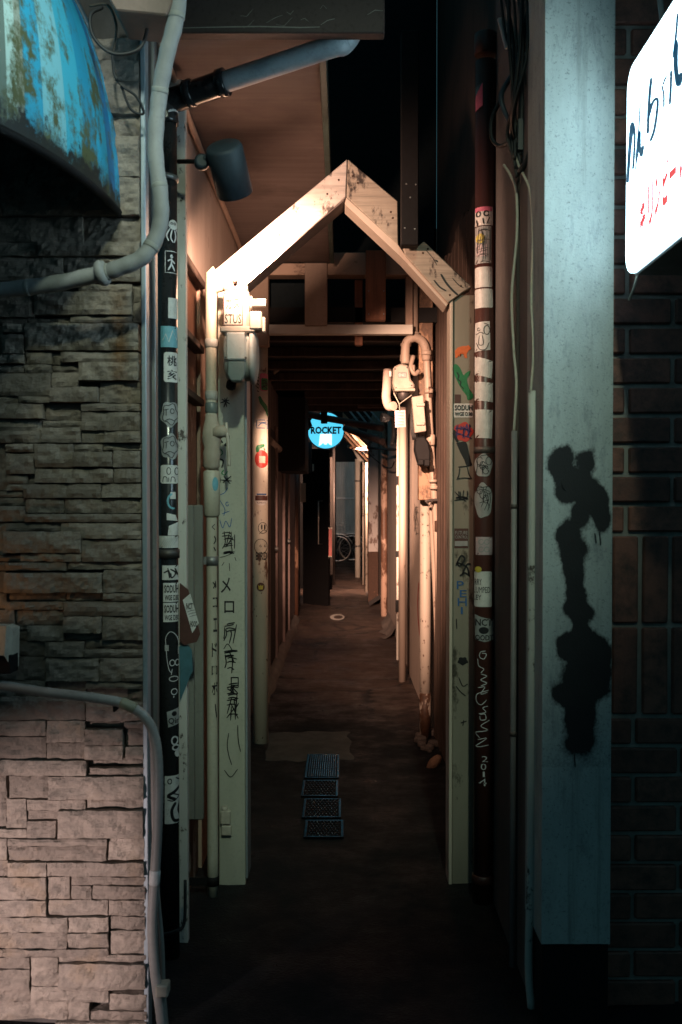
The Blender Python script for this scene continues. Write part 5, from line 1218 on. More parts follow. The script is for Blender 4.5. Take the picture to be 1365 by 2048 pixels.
for px, py, r_, h in ((811, 716, 0.029, 0.02), (812, 690, 0.029, 0.008), (853, 706, 0.028, 0.012), (830, 668, 0.026, 0.010), (858, 782, 0.024, 0.012), (862, 880, 0.024, 0.030), (868, 975, 0.0235, 0.010), (866, 962, 0.024, 0.008)):
    mb = MB(); mb.lathe([(r_ * 0.85, -h), (r_, -h * 0.8), (r_, h * 0.8), (r_ * 0.85, h)], P(px, py, 5.44), (0.02, 0, 1), 16)
    part(bend, 'coupling', mb, PIPE_T)
for px, py in ((857, 700), (859, 775), (876, 1042), (869, 938)):
    mb = MB(); mb.lathe([(0.0192, -0.03), (0.0196, -0.028), (0.0196, 0.028), (0.0192, 0.03)], P(px, py + 10, 5.46), (-0.03, 0, 1), 16)
    part(bend, 'rust_band', mb, RUST)
mb = MB(); mb.tube(catmull([P(850, 1003, 5.40), P(870, 1000, 5.41), P(892, 1003, 5.42)], 4), 0.008, 6); mb.tube([P(852, 1003, 5.40), P(860, 1012, 5.40), P(864, 1002, 5.40)], 0.004, 5); part(bend, 'clamp', mb, STEEL_DARK)
m2 = thing('gas_meter', 'cream gas meter hanging from the U-bend on the right', 'gas meter', tuple(P(808, 790, 5.4)))
mb = MB(); mb.prismp([(787, 734), (802, 727), (818, 731), (822, 760), (829, 766), (830, 776), (792, 784), (786, 770)], 5.33, 0.13, 0.008); part(m2, 'body', mb, METER_CREAM)
for px, py in ((791, 738), (815, 735), (793, 776), (824, 771)):
    mb = MB(); mb.lathe([(0.005, 0), (0.004, 0.004)], P(px, py, 5.33), (0, -1, 0), 8); part(m2, 'screw', mb, STEEL_DARK)
mb = MB(); mb.patch(rect(796, 744, 814, 756), plane_map(5.33), 0.002, 1); dl_ = part(m2, 'dial', mb, METER_TEAL)
words(dl_, plane_map(5.33), [('00482', 798, 747, 812, 753)], S_WHITE, 0, 0.004)
mb = MB(); mb.bxp(790, 776, 831, 782, 5.32, 5.47, 0.003); part(m2, 'flange', mb, METER_CREAM)
mb = MB(); mb.lathe([(0.030, 0), (0.034, 0.01), (0.026, 0.04), (0.014, 0.05)], P(807, 783, 5.39), (0, 0, -1), 12); part(m2, 'lower_nut', mb, STEEL_DARK)
mb = MB(); mb.lathe([(0.018, 0), (0.018, 0.012)], P(783, 748, 5.38), (-1, 0, 0), 12); part(m2, 'side_cap', mb, S_WHITE)
mb = MB(); mb.tube(catmull([P(827, 712, 5.38), P(822, 735, 5.36), P(830, 748, 5.36), P(838, 742, 5.38)], 5), 0.012, 8); mb.lathe([(0.01, 0), (0.01, 0.04)], P(827, 745, 5.36), (0, 0, 1), 8); part(m2, 'gas_cock', mb, PIPE_T)
mb = MB(); mb.tube(catmull([P(776, 740, 5.7), P(774, 775, 5.68), P(773, 796, 5.66), P(778, 812, 5.62), P(788, 812, 5.58)], 6), 0.0255, 14)
solid('duct_elbow', 'grey plastic elbow duct left of the right gas meter', 'duct', mb, grime('duct_grey', (0.36, 0.28, 0.24), (0.26, 0.2, 0.17), 6, 0.6))
ib = thing('isolator_box', 'small cream switch box below the right gas meter', 'switch box', tuple(P(840, 868, 5.34)))
mb = MB(); mb.prism([P(824, 794, 5.30), P(847, 790, 5.30), P(853, 862, 5.30), P(830, 866, 5.30)], (0, 0.06, 0), 0.003); part(ib, 'case', mb, METER_CREAM)
for y0 in (806, 844):
    mb = MB(); mb.bxp(833, y0, 850, y0 + 6, 5.285, 5.30, 0.002); part(ib, 'hinge', mb, METER_CREAM)
mb = MB(); 
for k in range(5): mb.tube(catmull([P(825 + k * 1.5, 800 + k * 12, 5.36), P(822 + k, 850, 5.36), P(826 + k * 2, 880, 5.36)], 4), 0.003, 5)
part(ib, 'wire', mb, RUBBER)
mb = MB(); mb.prismp([(831, 874), (850, 872), (858, 886), (862, 905), (861, 924), (846, 930), (836, 926), (829, 900)], 5.36, 0.07, 0.008)
mb.bxp(836, 918, 848, 930, 5.33, 5.38, 0.004); mb.bxp(849, 918, 860, 932, 5.33, 5.38, 0.004)
solid('valve_cover', 'lumpy black valve cover under the small cream switch box', 'valve', mb, BLACK)
tg = thing('inspection_tag', 'pale pink paper tag hanging from the right gas meter', 'tag', tuple(P(801, 855, 5.36)))
mb = MB(); mb.prismp([(790, 821), (811, 820), (812, 854), (791, 855)], 5.36, 0.002); tc = part(tg, 'card', mb, S_PALEPINK)
marks(tc, plane_map(5.36), [[(793, 826 + k * 6), (800, 825.5 + k * 6), (809, 826 + k * 6)] for k in range(5)], S_RED, 1.3, 0.001)
mb = MB(); mb.tube([P(800, 822, 5.355), P(799, 808, 5.35), P(788, 786, 5.35)], 0.0028, 5); mb.tube([P(799, 808, 5.35), P(824, 790, 5.33)], 0.0028, 5); part(tg, 'cord', mb, CREAM)
# rubble at the pipe feet
rub = MB()
for k in range(26):
    q = G(838 + rd.random() * 56, 1470 + rd.random() * 36, 0); s_ = rd.uniform(0.008, 0.03)
    rub.box(q.x - s_, q.x + s_, q.y - s_, q.y + s_, 0, s_ * 1.5, s_ * 0.4, Matrix.Rotation(rd.random() * 3, 4, 'Z'))
o = solid('rubble', 'crumbled dark mortar heaped at the foot of the right pipes', 'rubble', rub, CONCRETE, kind='stuff')
mb = MB(); q = G(868, 1535, 0); bmesh.ops.create_icosphere(mb.bm, subdivisions=2, radius=0.036, matrix=Matrix.Translation(q + Vector((0, 0, 0.022))) @ Matrix.Rotation(0.7, 4, 'Y') @ Matrix.Diagonal((0.75, 0.8, 1.35, 1)))
for v in mb.bm.verts: v.co += Vector((1, 0.5, 1)) * 0.008 * noise.noise(v.co * 30)
solid('loose_stone', 'single tan stone lying by the right gate post', 'stone', mb, grime('stone_tan', (0.36, 0.22, 0.14), (0.24, 0.14, 0.09), 20, 0.85))
marks(wall_r, side_map(WR), [c2([(838, 1165), (836, 1200), (837, 1240), (841, 1280)], 4)], S_RED, 1.6, 0.002, 'paint_line')
marks(wall_r, side_map(WR), scribble(829, 1005, 838, 1070, 9, 12), INK, 1.2, 0.002, 'scrawl')

# ================================================================ DRAIN COVERS
DM = grime('drain_iron', (0.045, 0.055, 0.065), (0.02, 0.024, 0.028), 25, 0.20, metal=1.0, bumps=0.2)
def drain(label, px0, px1, y0, y1, dots):
    a = G(px0, y0); b = G(px1, y1); c = G(px1, y0)
    ya, yb = b.y + 0.008, a.y - 0.008; ym = (ya + yb) / 2
    xa = (px0 - 686) * ym / F; xb = (px1 - 686) * ym / F
    t = thing('drain_cover', label, 'drain cover', ((xa + xb) / 2, ym, 0.0), 'iron drain covers in a row down the alley')
    z = 0.007
    mb = MB(); mb.box(xa + 0.008, xb - 0.008, ya + 0.008, yb - 0.008, 0.0, z, 0.001); part(t, 'plate', mb, flat('drain_plate_black', (0.006, 0.007, 0.008), 0.6, spec=0.1))  # near-black base under the raised pattern
    mb = MB()
    for q in ((xa, xa + 0.012, ya, yb), (xb - 0.012, xb, ya, yb), (xa + 0.0121, xb - 0.0121, ya, ya + 0.012), (xa + 0.0121, xb - 0.0121, yb - 0.012, yb)): mb.box(q[0], q[1], q[2], q[3], 0, z + 0.003, 0.0012)
    part(t, 'rim', mb, DM)
    mb = MB()
    if dots:
        nx, ny = 9, max(4, int((yb - ya) / 0.03))
        for i in range(nx):
            for j in range(ny):
                cx = xa + 0.02 + (xb - xa - 0.04) * (i + (0.5 if j % 2 else 0)) / (nx - 0.5); cy_ = ya + 0.022 + (yb - ya - 0.044) * j / (ny - 1)
                mb.lathe([(0.0068, z - 0.001), (0.0055, z + 0.004), (0.003, z + 0.0052)], (cx, cy_, -0.0015), (0, 0, 1), 8)
        part(t, 'stud_pattern', mb, DM, kind='stuff')
    else:
        for i in range(13):
            cx = xa + 0.02 + (xb - xa - 0.04) * i / 12
            for j in range(3):
                l = (yb - ya - 0.05) / 3; y_ = ya + 0.018 + j * (l + 0.006)
                mb.box(cx - 0.0035, cx + 0.0035, y_, y_ + l, z - 0.001, z + 0.005, 0.001)
        part(t, 'bar_pattern', mb, DM, kind='stuff')
drain('slotted iron drain cover, farthest of the four in a row', 612, 679, 1511, 1560, False)
drain('studded iron drain cover just nearer than the slotted one', 604, 677, 1563, 1597, True)
drain('studded iron drain cover, third of the four from the back', 606, 683, 1600, 1640, True)
drain('studded iron drain cover, nearest of the four in the row', 609, 688, 1643, 1680, True)
mb = MB()
def patch_(u, v):
    q = G(520 + 190 * u + 10 * noise.noise(Vector((u * 3, v * 3, 0))), 1462 + 62 * v + 10 * noise.noise(Vector((u * 4, 7, 0))), 0.0)
    return Vector((q.x, q.y, 0.0085 + 0.004 * noise.noise(Vector((u * 6, v * 6, 2))) - 0.012 * (max(abs(u - .5), abs(v - .5)) * 2) ** 6))
mb.grid(patch_, 24, 14); solid('mortar_patch', 'pale smeared mortar patch behind the drain covers', 'patch', mb, grime('mortar_grey', (0.085, 0.078, 0.076), (0.03, 0.028, 0.027), 7, 0.8, bumps=0.6, stretch=(1, 1, 1), fine=50))

# ================================================================ RIGHT: brown downpipe with stickers
NPX, NPY, NPR = P(969, 1100, 3.26).x, 3.26, 0.0335
npipe = thing('downpipe', 'brown drainpipe plastered with stickers right of the gate', 'pipe', (NPX, NPY, 0))
mb = MB(); mb.tube([(NPX, NPY, 0.0), (NPX, NPY, 1.2), (NPX, NPY, 2.75)], NPR, 24); part(npipe, 'shaft', mb, BROWN_PIPE)
def nz(y): return P(969, y, NPY - NPR).z
mb = MB(); mb.lathe([(NPR, nz(102)), (NPR + 0.004, nz(100)), (NPR + 0.004, nz(60)), (NPR, nz(58))], (NPX, NPY, 0), (0, 0, 1), 24); part(npipe, 'socket', mb, BROWN_PIPE)
mb = MB(); mb.lathe([(NPR, nz(906)), (NPR + 0.003, nz(905)), (NPR + 0.003, nz(894)), (NPR, nz(893))], (NPX, NPY, 0), (0, 0, 1), 24); mb.box(NPX + NPR, NPX + 0.09, NPY - 0.02, NPY - 0.016, nz(905), nz(895)); part(npipe, 'strap', mb, STEEL_DARK)
mb = MB(); mb.lathe([(NPR, nz(1772)), (NPR + 0.005, nz(1770)), (NPR + 0.005, nz(1756)), (NPR, nz(1754))], (NPX, NPY, 0), (0, 0, 1), 24); part(npipe, 'lower_socket', mb, BROWN_PIPE)
NM = pipe_map(NPX, NPY, NPR)
s = sticker(npipe, NM, [(950, 180), (966, 164), (966, 210), (951, 218)], S_PINK); sticker(s, NM, [(950, 172), (966, 164), (950, 190)], S_TEAL, 0.0016, 'print', rings=2)
s = sticker(npipe, NM, rect(950, 413, 986, 450, 6), S_WHITE); sticker(s, NM, rect(951, 413, 985, 422, 6), S_PINK, 0.0015, 'print')
marks(s, NM, [oval(957, 427, 4, 5, 14) + [(961, 427)], oval(973, 427, 5, 5, 14) + [(978, 427)], [(953, 438), (956, 450)], [(966, 436), (968, 448)], [(980, 434), (974, 448)]], INK, 2.4, 0.0024)
s = sticker(npipe, NM, rect(950, 452, 983, 526, 6), S_GREY); sticker(s, NM, oval(961, 476, 9, 10), S_YELLOW, 0.0015, 'print'); sticker(s, NM, rect(953, 488, 974, 512, 4), S_PALEPINK, 0.0015, 'print'); marks(s, NM, scribble(952, 454, 982, 524, 20, 9), INK, 1.1, 0.0022)
sticker(npipe, NM, rect(950, 533, 985, 574, r=3), S_WHITE); sticker(npipe, NM, rect(950, 577, 986, 615, r=3), S_WHITE)
s = sticker(npipe, NM, [(951, 644), (980, 642), (981, 700), (950, 702), (950, 672)], S_WHITE)
marks(s, NM, [oval(974, 660, 6, 9, 16) + [(980, 660)], [(952, 668), (962, 664), (968, 668)], [(959, 670), (958, 688), (967, 688), (965, 670)], [(953, 684), (960, 698), (972, 698), (979, 684)], oval(958, 658, 3, 3, 8), [(968, 646), (978, 650)]], INK, 1.5)
for q in ([(950, 711), (986, 722), (984, 757), (950, 748)], [(950, 762), (986, 766), (986, 804), (950, 800)], [(951, 818), (986, 820), (984, 877), (951, 875)]): sticker(npipe, NM, [(q[i][0] + (q[(i + 1) % 4][0] - q[i][0]) * k / 5, q[i][1] + (q[(i + 1) % 4][1] - q[i][1]) * k / 5) for i in range(4) for k in range(5)], S_WHITE)
for y0, y1, sd_ in ((908, 954, 3), (966, 1036, 4)):
    s = sticker(npipe, NM, oval(967, (y0 + y1) / 2, 18, (y1 - y0) / 2, 28, 0.06, sd_), S_GREY)
    marks(s, NM, [oval(960 + 6 * k, y0 + 14 + 9 * (k % 3), 6, 8, 14) for k in range(4)] + scribble(953, y0 + 4, 982, y1 - 4, 7, sd_), INK, 1.3)
s = sticker(npipe, NM, rect(952, 1074, 985, 1110, 5), S_PALEPINK); marks(s, NM, [oval(963, 1084, 5, 5, 10), oval(974, 1084, 5, 5, 10), oval(963, 1099, 5, 5, 10), oval(974, 1099, 5, 5, 10)], S_GREY, 2)
s = sticker(npipe, NM, rect(949, 1143, 984, 1214, r=3), S_WHITE); words(s, NM, [('ERRY', 946, 1158, 964, 1170), ('LUMPED', 948, 1174, 981, 1186), ('LEY', 948, 1190, 963, 1200)], INK, 0.0); sticker(s, NM, oval(957, 1139, 7, 6), S_YELLOW, 0.0016, 'emblem')
s = sticker(npipe, NM, [(950, 1229), (962, 1234), (988, 1240), (987, 1280), (970, 1284), (951, 1280)], S_GREY); words(s, NM, [('NCT', 951, 1238, 985, 1252), ('OODT', 951, 1270, 987, 1281)], INK, 0.02); sticker(s, NM, oval(968, 1261, 10, 7), INK, 0.0018, 'dot')
scr = [[(972, 1302), (962, 1304), (960, 1314), (968, 1318), (973, 1308), (964, 1306)], [(956, 1318), (958, 1332), (968, 1338), (962, 1346)], [(962, 1348), (974, 1352), (962, 1360), (974, 1366), (962, 1372)], [(956, 1376), (970, 1374), (962, 1388), (976, 1384)], [(978, 1380), (956, 1388), (953, 1402), (962, 1410), (974, 1400)], [(976, 1412), (966, 1416), (972, 1424), (958, 1428)], [(960, 1430), (970, 1428), (972, 1438), (962, 1440), (960, 1432)], [(980, 1440), (962, 1452), (976, 1460), (952, 1466), (960, 1476)], [(956, 1480), (974, 1476), (952, 1494), (978, 1490)]]
marks(npipe, NM, [c2(s_, 4) for s_ in scr], INK_WHITE, 1.5); mbp = MB(); mbp.stroke([(968, 1372), (968, 1420), (968, 1470), (968, 1504)], NM, 2.0, 0.002)
words(npipe, NM, [('2', 964, 1512, 976, 1524), ('0', 962, 1527, 973, 1540), ('1', 966, 1543, 970, 1554), ('4', 958, 1557, 974, 1572)], INK_WHITE, -0.005)
mbp.bm.free()

# ================================================================ RIGHT: column, side wall, bricks
CD = 2.45
cx0, cx1 = P(1087, 900, CD).x, P(1226, 900, CD).x
col = thing('column', 'pale plastered column with black sprayed blot beside the brick wall', 'column', ((cx0 + cx1) / 2, CD + 0.1, 0))
zb = P(1150, 1888, CD).z; zt = 3.6
blobs = [(1110, 925, 26, 36), (1130, 912, 22, 30), (1174, 922, 26, 32), (1148, 965, 44, 34), (1178, 985, 34, 34), (1132, 988, 26, 26), (1128, 950, 26, 30), (1204, 1035, 24, 46), (1192, 1000, 28, 36), (1140, 1070, 36, 40), (1148, 1110, 34, 44), (1150, 1160, 26, 48), (1156, 1205, 22, 30), (1162, 1228, 34, 30), (1150, 1212, 24, 20), (1170, 1335, 58, 76), (1184, 1310, 50, 54), (1132, 1292, 28, 26), (1190, 1350, 44, 60), (1130, 1390, 32, 28), (1160, 1420, 42, 60), (1166, 1466, 36, 54), (1160, 1490, 36, 36), (1160, 1030, 22, 30), (1164, 1262, 20, 26)]
def paint_at(px, py):
    px += 9 * noise.noise(Vector((px * 0.035, py * 0.035, 9))); py += 9 * noise.noise(Vector((px * 0.035, py * 0.035, 19)))
    n_ = 0.10 * noise.noise(Vector((px * 0.05, py * 0.05, 0))) + 0.08 * noise.noise(Vector((px * 0.16, py * 0.16, 4))) + 0.06 * noise.noise(Vector((px * 0.4, py * 0.25, 4)))
    h = n_
    for bx, by, rx, ry in blobs:
        h += math.exp(-2.6 * (((px - bx) / rx) ** 2 + ((py - by) / ry) ** 2))
    w = 0.40 + 0.3 * max(0, noise.noise(Vector((px * 0.02, py * 0.02, 40))))
    if py > 1430: w += (py - 1430) * 0.008
    return max(0.0, min(1.0, (h - 0.23) / w + 0.5))
bm = bmesh.new(); NUc, NVc = 84, 620
lay = bm.verts.layers.float.new('paint')
gv = []
for i in range(NUc + 1):
    row = []
    for j in range(NVc + 1):
        x = cx0 + (cx1 - cx0) * i / NUc; z = zb + (zt - zb) * j / NVc
        v_ = bm.verts.new((x, CD - 0.0012 * noise.noise(Vector((x * 25, 0, z * 14))), z))
        px = CX + (x / CD) * F; zz_ = z - CAM.z
        py = 1018 - zz_ * F / CD
        v_[lay] = paint_at(px, py) if 860 < py < 1540 else 0.0
        row.append(v_)
    gv.append(row)
for i in range(NUc):
    for j in range(NVc): 
        f = bm.faces.new((gv[i][j], gv[i + 1][j], gv[i + 1][j + 1], gv[i][j + 1])); f.smooth = True
bk = [bm.verts.new((x, CD + 0.22, z)) for x, z in ((cx0, zb), (cx1, zb), (cx1, zt), (cx0, zt))]
for side in ([gv[0][j] for j in range(NVc + 1)], [gv[NUc][j] for j in range(NVc + 1)]):
    e = (bk[3], bk[0]) if side[0] is gv[0][0] else (bk[2], bk[1])
    bm.faces.new(side + list(e))
bmesh.ops.recalc_face_normals(bm, faces=bm.faces[:])
me = bpy.data.meshes.new('shaft'); bm.to_mesh(me); bm.free()
def column_material():
    m, nt, p = nodes_of('column_plaster')
    n1 = noise_node(nt, 6, 8, 0.7, (1, 1, 0.3)); n2 = noise_node(nt, 210, 3, 0.6); n3 = noise_node(nt, 30, 10, 0.78, (1, 1, 0.3))
    col_ = mix(nt, ramp(nt, n1.outputs['Fac'], 0.42, 0.72), (0.42, 0.47, 0.46), (0.30, 0.34, 0.335))
    col_ = mix(nt, ramp(nt, n3.outputs['Fac'], 0.52, 0.70), col_, (0.21, 0.24, 0.25))
    n4 = noise_node(nt, 150, 6, 0.75); col_ = mix(nt, ramp(nt, n4.outputs['Fac'], 0.56, 0.66), col_, (0.17, 0.19, 0.195))
    n5 = noise_node(nt, 34, 6, 0.7, (1, 1, 0.035)); col_ = mix(nt, ramp(nt, n5.outputs['Fac'], 0.57, 0.70), col_, (0.27, 0.30, 0.29))
    at = nt.nodes.new('ShaderNodeAttribute'); at.attribute_name = 'paint'
    mul = nt.nodes.new('ShaderNodeMath'); mul.operation = 'MULTIPLY_ADD'; mul.inputs[1].default_value = 0.5; mul.inputs[2].default_value = -0.25
    nt.links.new(n2.outputs['Fac'], mul.inputs[0])
    ad = nt.nodes.new('ShaderNodeMath'); ad.operation = 'ADD'; nt.links.new(mul.outputs[0], ad.inputs[0]); nt.links.new(at.outputs['Fac'], ad.inputs[1])
    col_ = mix(nt, ramp(nt, ad.outputs[0], 0.25, 0.75), col_, (0.012, 0.013, 0.015))
    nt.links.new(col_, p.inputs['Base Color']); p.inputs['Roughness'].default_value = 0.8
    bump(nt, p, n2.outputs['Fac'], 0.5, 0.002)
    return m
csh = part(col, 'shaft', me, column_material())
for ln in ([(1124, 962), (1127, 974), (1132, 980)], [(1190, 1066), (1192, 1078), (1193, 1086)], [(1199, 1064), (1201, 1076), (1202, 1090)], [(1150, 1506), (1150, 1518), (1151, 1534)]):
    mb = MB(); mb.stroke(c2(ln, 4), plane_map(CD - 0.002), 2.4, 0.0012); part(csh, 'paint_drip', mb, INK)
mb = MB(); mb.box(cx0 + 0.004, cx1 - 0.002, CD + 0.006, CD + 0.21, 0, zb - 0.001, 0.004); part(col, 'plinth', mb, BLACK)
# return wall into the alley
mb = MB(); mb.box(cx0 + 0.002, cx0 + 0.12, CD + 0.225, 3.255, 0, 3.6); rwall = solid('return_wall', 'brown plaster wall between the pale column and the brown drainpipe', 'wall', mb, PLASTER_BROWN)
mb = MB(); mb.box(cx0 + 0.001, cx0 + 0.1, CD + 0.004, CD + 0.222, 0, 3.6)
XW = cx0 - 0.001
cw = thing('wall_conduit', 'flaking white conduit on the return wall beside the column', 'conduit', tuple(P(1066, 2000, 2.56)))
q = P(1063, 1400, 2.56)
mb = MB(); mb.tube(catmull([(q.x + 0.004, 2.56, 0.0), (q.x - 0.004, 2.56, 0.12), (q.x, 2.56, 0.4), (q.x, 2.56, 1.0), (q.x, 2.56, P(1063, 782, 2.56).z)], 5), 0.0105, 12); part(cw, 'tube', mb, FLAKING)
mb = MB(); mb.box(q.x + 0.005, XW + 0.02, 2.57, 2.60, 0, 1.6, 0.001); part(cw, 'backing_strip', mb, PLASTER_BROWN)
q2 = P(1027, 1400, 2.74)
c2_ = thing('wall_conduit', 'slim dark conduit on the return wall nearer the brown drainpipe', 'conduit', (q2.x, 2.74, 0))
mb = MB(); mb.tube([(q2.x, 2.74, 0.03), (q2.x, 2.74, 0.6), (q2.x, 2.74, P(1027, 862, 2.74).z)], 0.0082, 12); part(c2_, 'tube', mb, grime('conduit_dark', (0.24, 0.22, 0.22), (0.14, 0.13, 0.13), 9, 0.45))
for yy in (1013, 1468):
    mb = MB(); z_ = P(1027, yy, 2.74).z; mb.lathe([(0.0085, -0.006), (0.0105, -0.005), (0.0105, 0.005), (0.0085, 0.006)], (q2.x, 2.74, z_), (0, 0, 1), 12)
    part(c2_, 'saddle', mb, STEEL_DARK)
mb = MB(); mb.box(q2.x + 0.014, XW + 0.03, 2.80, 2.815, 0.0, 2.3, 0.002); part(c2_, 'backing_strip', mb, DARK_WOOD)

# bricks
BRICKS = thing('brick_wall', 'dark red brick wall at the right edge behind the lit sign', 'wall', (1.2, 2.6, 0))
BDp = 2.53
mb = MB(); mb.box(cx1 - 0.02, 2.4, BDp + 0.012, BDp + 0.2, 0, 3.6); part(BRICKS, 'mortar', mb, grime('mortar', (0.34, 0.33, 0.30), (0.18, 0.17, 0.155), 14, 0.9, bumps=0.5, fine=70))
def brick_material():
    m, nt, p = nodes_of('dark_brick')
    oi = nt.nodes.new('ShaderNodeObjectInfo'); n1 = noise_node(nt, 22, 8, 0.7); n2 = noise_node(nt, 120, 4, 0.6)
    c_ = mix(nt, oi.outputs['Random'], (0.15, 0.060, 0.045), (0.26, 0.105, 0.075))
    c_ = mix(nt, ramp(nt, n1.outputs['Fac'], 0.42, 0.70), c_, (0.050, 0.032, 0.028))
    nt.links.new(c_, p.inputs['Base Color']); p.inputs['Roughness'].default_value = 0.6
    bump(nt, p, n2.outputs['Fac'], 0.5, 0.003); return m
BM2 = brick_material()
pitch = 59.2
bh = (pitch - 9) * BDp / F; bl = 3.1 * pitch * BDp / F - 0.012
mb = MB(); mb.box(-bl / 2, bl / 2, 0, 0.07, -bh / 2, bh / 2, 0.004); brick_me = mb.mesh('brick'); brick_me.materials.append(BM2)
loc = ROOT[BRICKS]
def lay_brick(x, z, vert=False):
    o = bpy.data.objects.new('brick', brick_me); C.objects.link(o); o.parent = BRICKS
    o.location = Vector((x, BDp + rd.uniform(-0.003, 0.003), z)) - loc
    o.rotation_euler = (0, (math.pi / 2 if vert else 0) + R(rd.uniform(-0.5, 0.5)), R(rd.uniform(-0.4, 0.4)))
zsol_t, zsol_b = P(1290, 1068, BDp).z, P(1290, 1424, BDp).z
zc = zsol_t + bh / 2 + 0.006; r_ = 0
while zc < 3.5:
    x = cx1 + 0.052 + (0.5 if r_ % 2 else 0) * (bl + 0.012) - bl * 0.5
    while x < 1.9: lay_brick(x, zc); x += bl + 0.012
    zc += pitch * BDp / F; r_ += 1
for rowz in (zsol_t - bl / 2 - 0.006, zsol_t - bl * 1.5 - 0.018):
    x = P(1252, 1200, BDp).x
    while x < 1.9: lay_brick(x, rowz, True); x += bh + 0.0125
zc = zsol_t - 2 * bl - 0.030 - bh / 2; r_ = 0
while zc > 0.01:
    x = cx1 + 0.03 + (0.5 if r_ % 2 else 0) * (bl + 0.012) - bl * 0.3
    while x < 1.9: lay_brick(x, zc); x += bl + 0.012
    zc -= pitch * BDp / F; r_ += 1

# ================================================================ LIT SIGN on the right
SX = 0.672
ls = thing('light_box_sign', 'glowing white projecting sign with blue brush script, upper right', 'sign', (SX + 0.06, 1.9, 1.84))
def corner(ya, za):
    return Vector((SX, ya, za))
yf, yn, zlo, zhi = 2.378, 1.70, 1.852, 2.335
out = []
for cy_, cz_, a0 in ((yf - 0.055, zhi - 0.055, 0), (yn + 0.05, zhi - 0.05, 90), (yn + 0.05, zlo + 0.05, 180), (yf - 0.05, zlo + 0.05, 270)):
    r0 = 0.052
    for k in range(6):
        a = R(a0 + 18 * k); out.append((cy_ + r0 * math.cos(a), cz_ + r0 * math.sin(a)))
mb = MB(); mb.prism([(SX, y_, z_) for y_, z_ in out], (0.012, 0, 0), 0.002)
def sign_white():
    m, nt, p = nodes_of('sign_acrylic')
    p.inputs['Base Color'].default_value = (0.8, 0.85, 0.85, 1)
    p.inputs['Emission Color'].default_value = (0.58, 0.87, 1.0, 1); p.inputs['Emission Strength'].default_value = 6.5
    p.inputs['Roughness'].default_value = 0.3
    return m
part(ls, 'face', mb, sign_white())
mb = MB(); mb.prism([(SX + 0.0125, y_ + (0.006 if y_ > 1.8 else -0.006), z_ + (0.004 if z_ > 2.1 else -0.004)) for y_, z_ in out], (0.13, 0, 0), 0.003); part(ls, 'case', mb, grime('sign_case', (0.20, 0.21, 0.21), (0.10, 0.1, 0.1), 8, 0.5, metal=0.3))
def sign_map(px, py, off):
    v = ray(px, py); return CAM + v * ((SX - off) / v.x)
def yz_map(px, py, off): return Vector((SX - off, px, py))     # px runs along -Y, py is height
NAVY = emit_mat('sign_navy', (0.004, 0.055, 0.12), 0.9); REDP = emit_mat('sign_red', (0.85, 0.05, 0.055), 0.9)
def sw(mb, pts, w): mb.stroke(c2(pts, 6), sign_map, w, 0.0015)
mb = MB()
sw(mb, [(1267, 250), (1262, 290), (1258, 340), (1256, 365), (1256, 350), (1258, 310), (1262, 255), (1267, 248), (1270, 275), (1267, 330), (1265, 338)], 5.0)
sw(mb, [(1281, 205), (1278, 260), (1273, 320), (1272, 340)], 3.5); sw(mb, [(1273, 325), (1279, 262), (1280, 295), (1283, 312), (1287, 290)], 6.0)
sw(mb, [(1303, 155), (1299, 200), (1297, 240), (1296, 268)], 6.5); sw(mb, [(1297, 235), (1306, 205), (1315, 198), (1315, 220), (1309, 260), (1301, 283)], 6.0)
sw(mb, [(1324, 170), (1328, 190), (1328, 215)], 4.5); sw(mb, [(1334, 152), (1329, 162), (1327, 170)], 4.0); sw(mb, [(1343, 140), (1342, 175), (1340, 210)], 6.0)
sw(mb, [(1356, 26), (1352, 75), (1347, 115)], 5.5); sw(mb, [(1353, 80), (1352, 130), (1357, 170), (1364, 145)], 10.0); sw(mb, [(1364, 145), (1372, 100), (1380, 60)], 3.0)
part(ls, 'script', mb, NAVY)
# red katakana: its own strokes along the sign
mb = MB()
ky = [2.262, 2.205, 2.155, 2.105, 2.060, 2.018]
for ch, y_ in zip('キリンビール', ky):
    vs_, fs_ = text_mesh(ch, 0.055)
    bm = mb.bm; w_ = 0.044; h_ = 0.095 if ch != 'ー' else 0.018; zb_ = 1.905 + (2.262 - y_) * 0.17 + (0.035 if ch == 'ー' else 0)
    nv = [bm.verts.new((SX - 0.0015, y_ - w_ * u, zb_ + h_ * v)) for u, v in vs_]
    for f in fs_: bm.faces.new([nv[i] for i in f])
part(ls, 'katakana', mb, REDP)
mb = MB(); mb.tube([(SX + 0.07, 2.30, zhi), (SX + 0.07, 2.40, 2.62), (SX + 0.07, 2.53, 2.8)], 0.007, 8); mb.tube([(SX + 0.07, 2.34, 2.1), (SX + 0.07, 2.53, 2.1)], 0.012, 8); part(ls, 'bracket', mb, STEEL)
mb = MB(); mb.tube(catmull([(SX + 0.02, 2.335, zlo + 0.01), (SX + 0.015, 2.36, zlo - 0.03), (SX + 0.015, 2.40, zlo - 0.05)], 4), 0.003, 6); part(ls, 'wire', mb, CREAM)

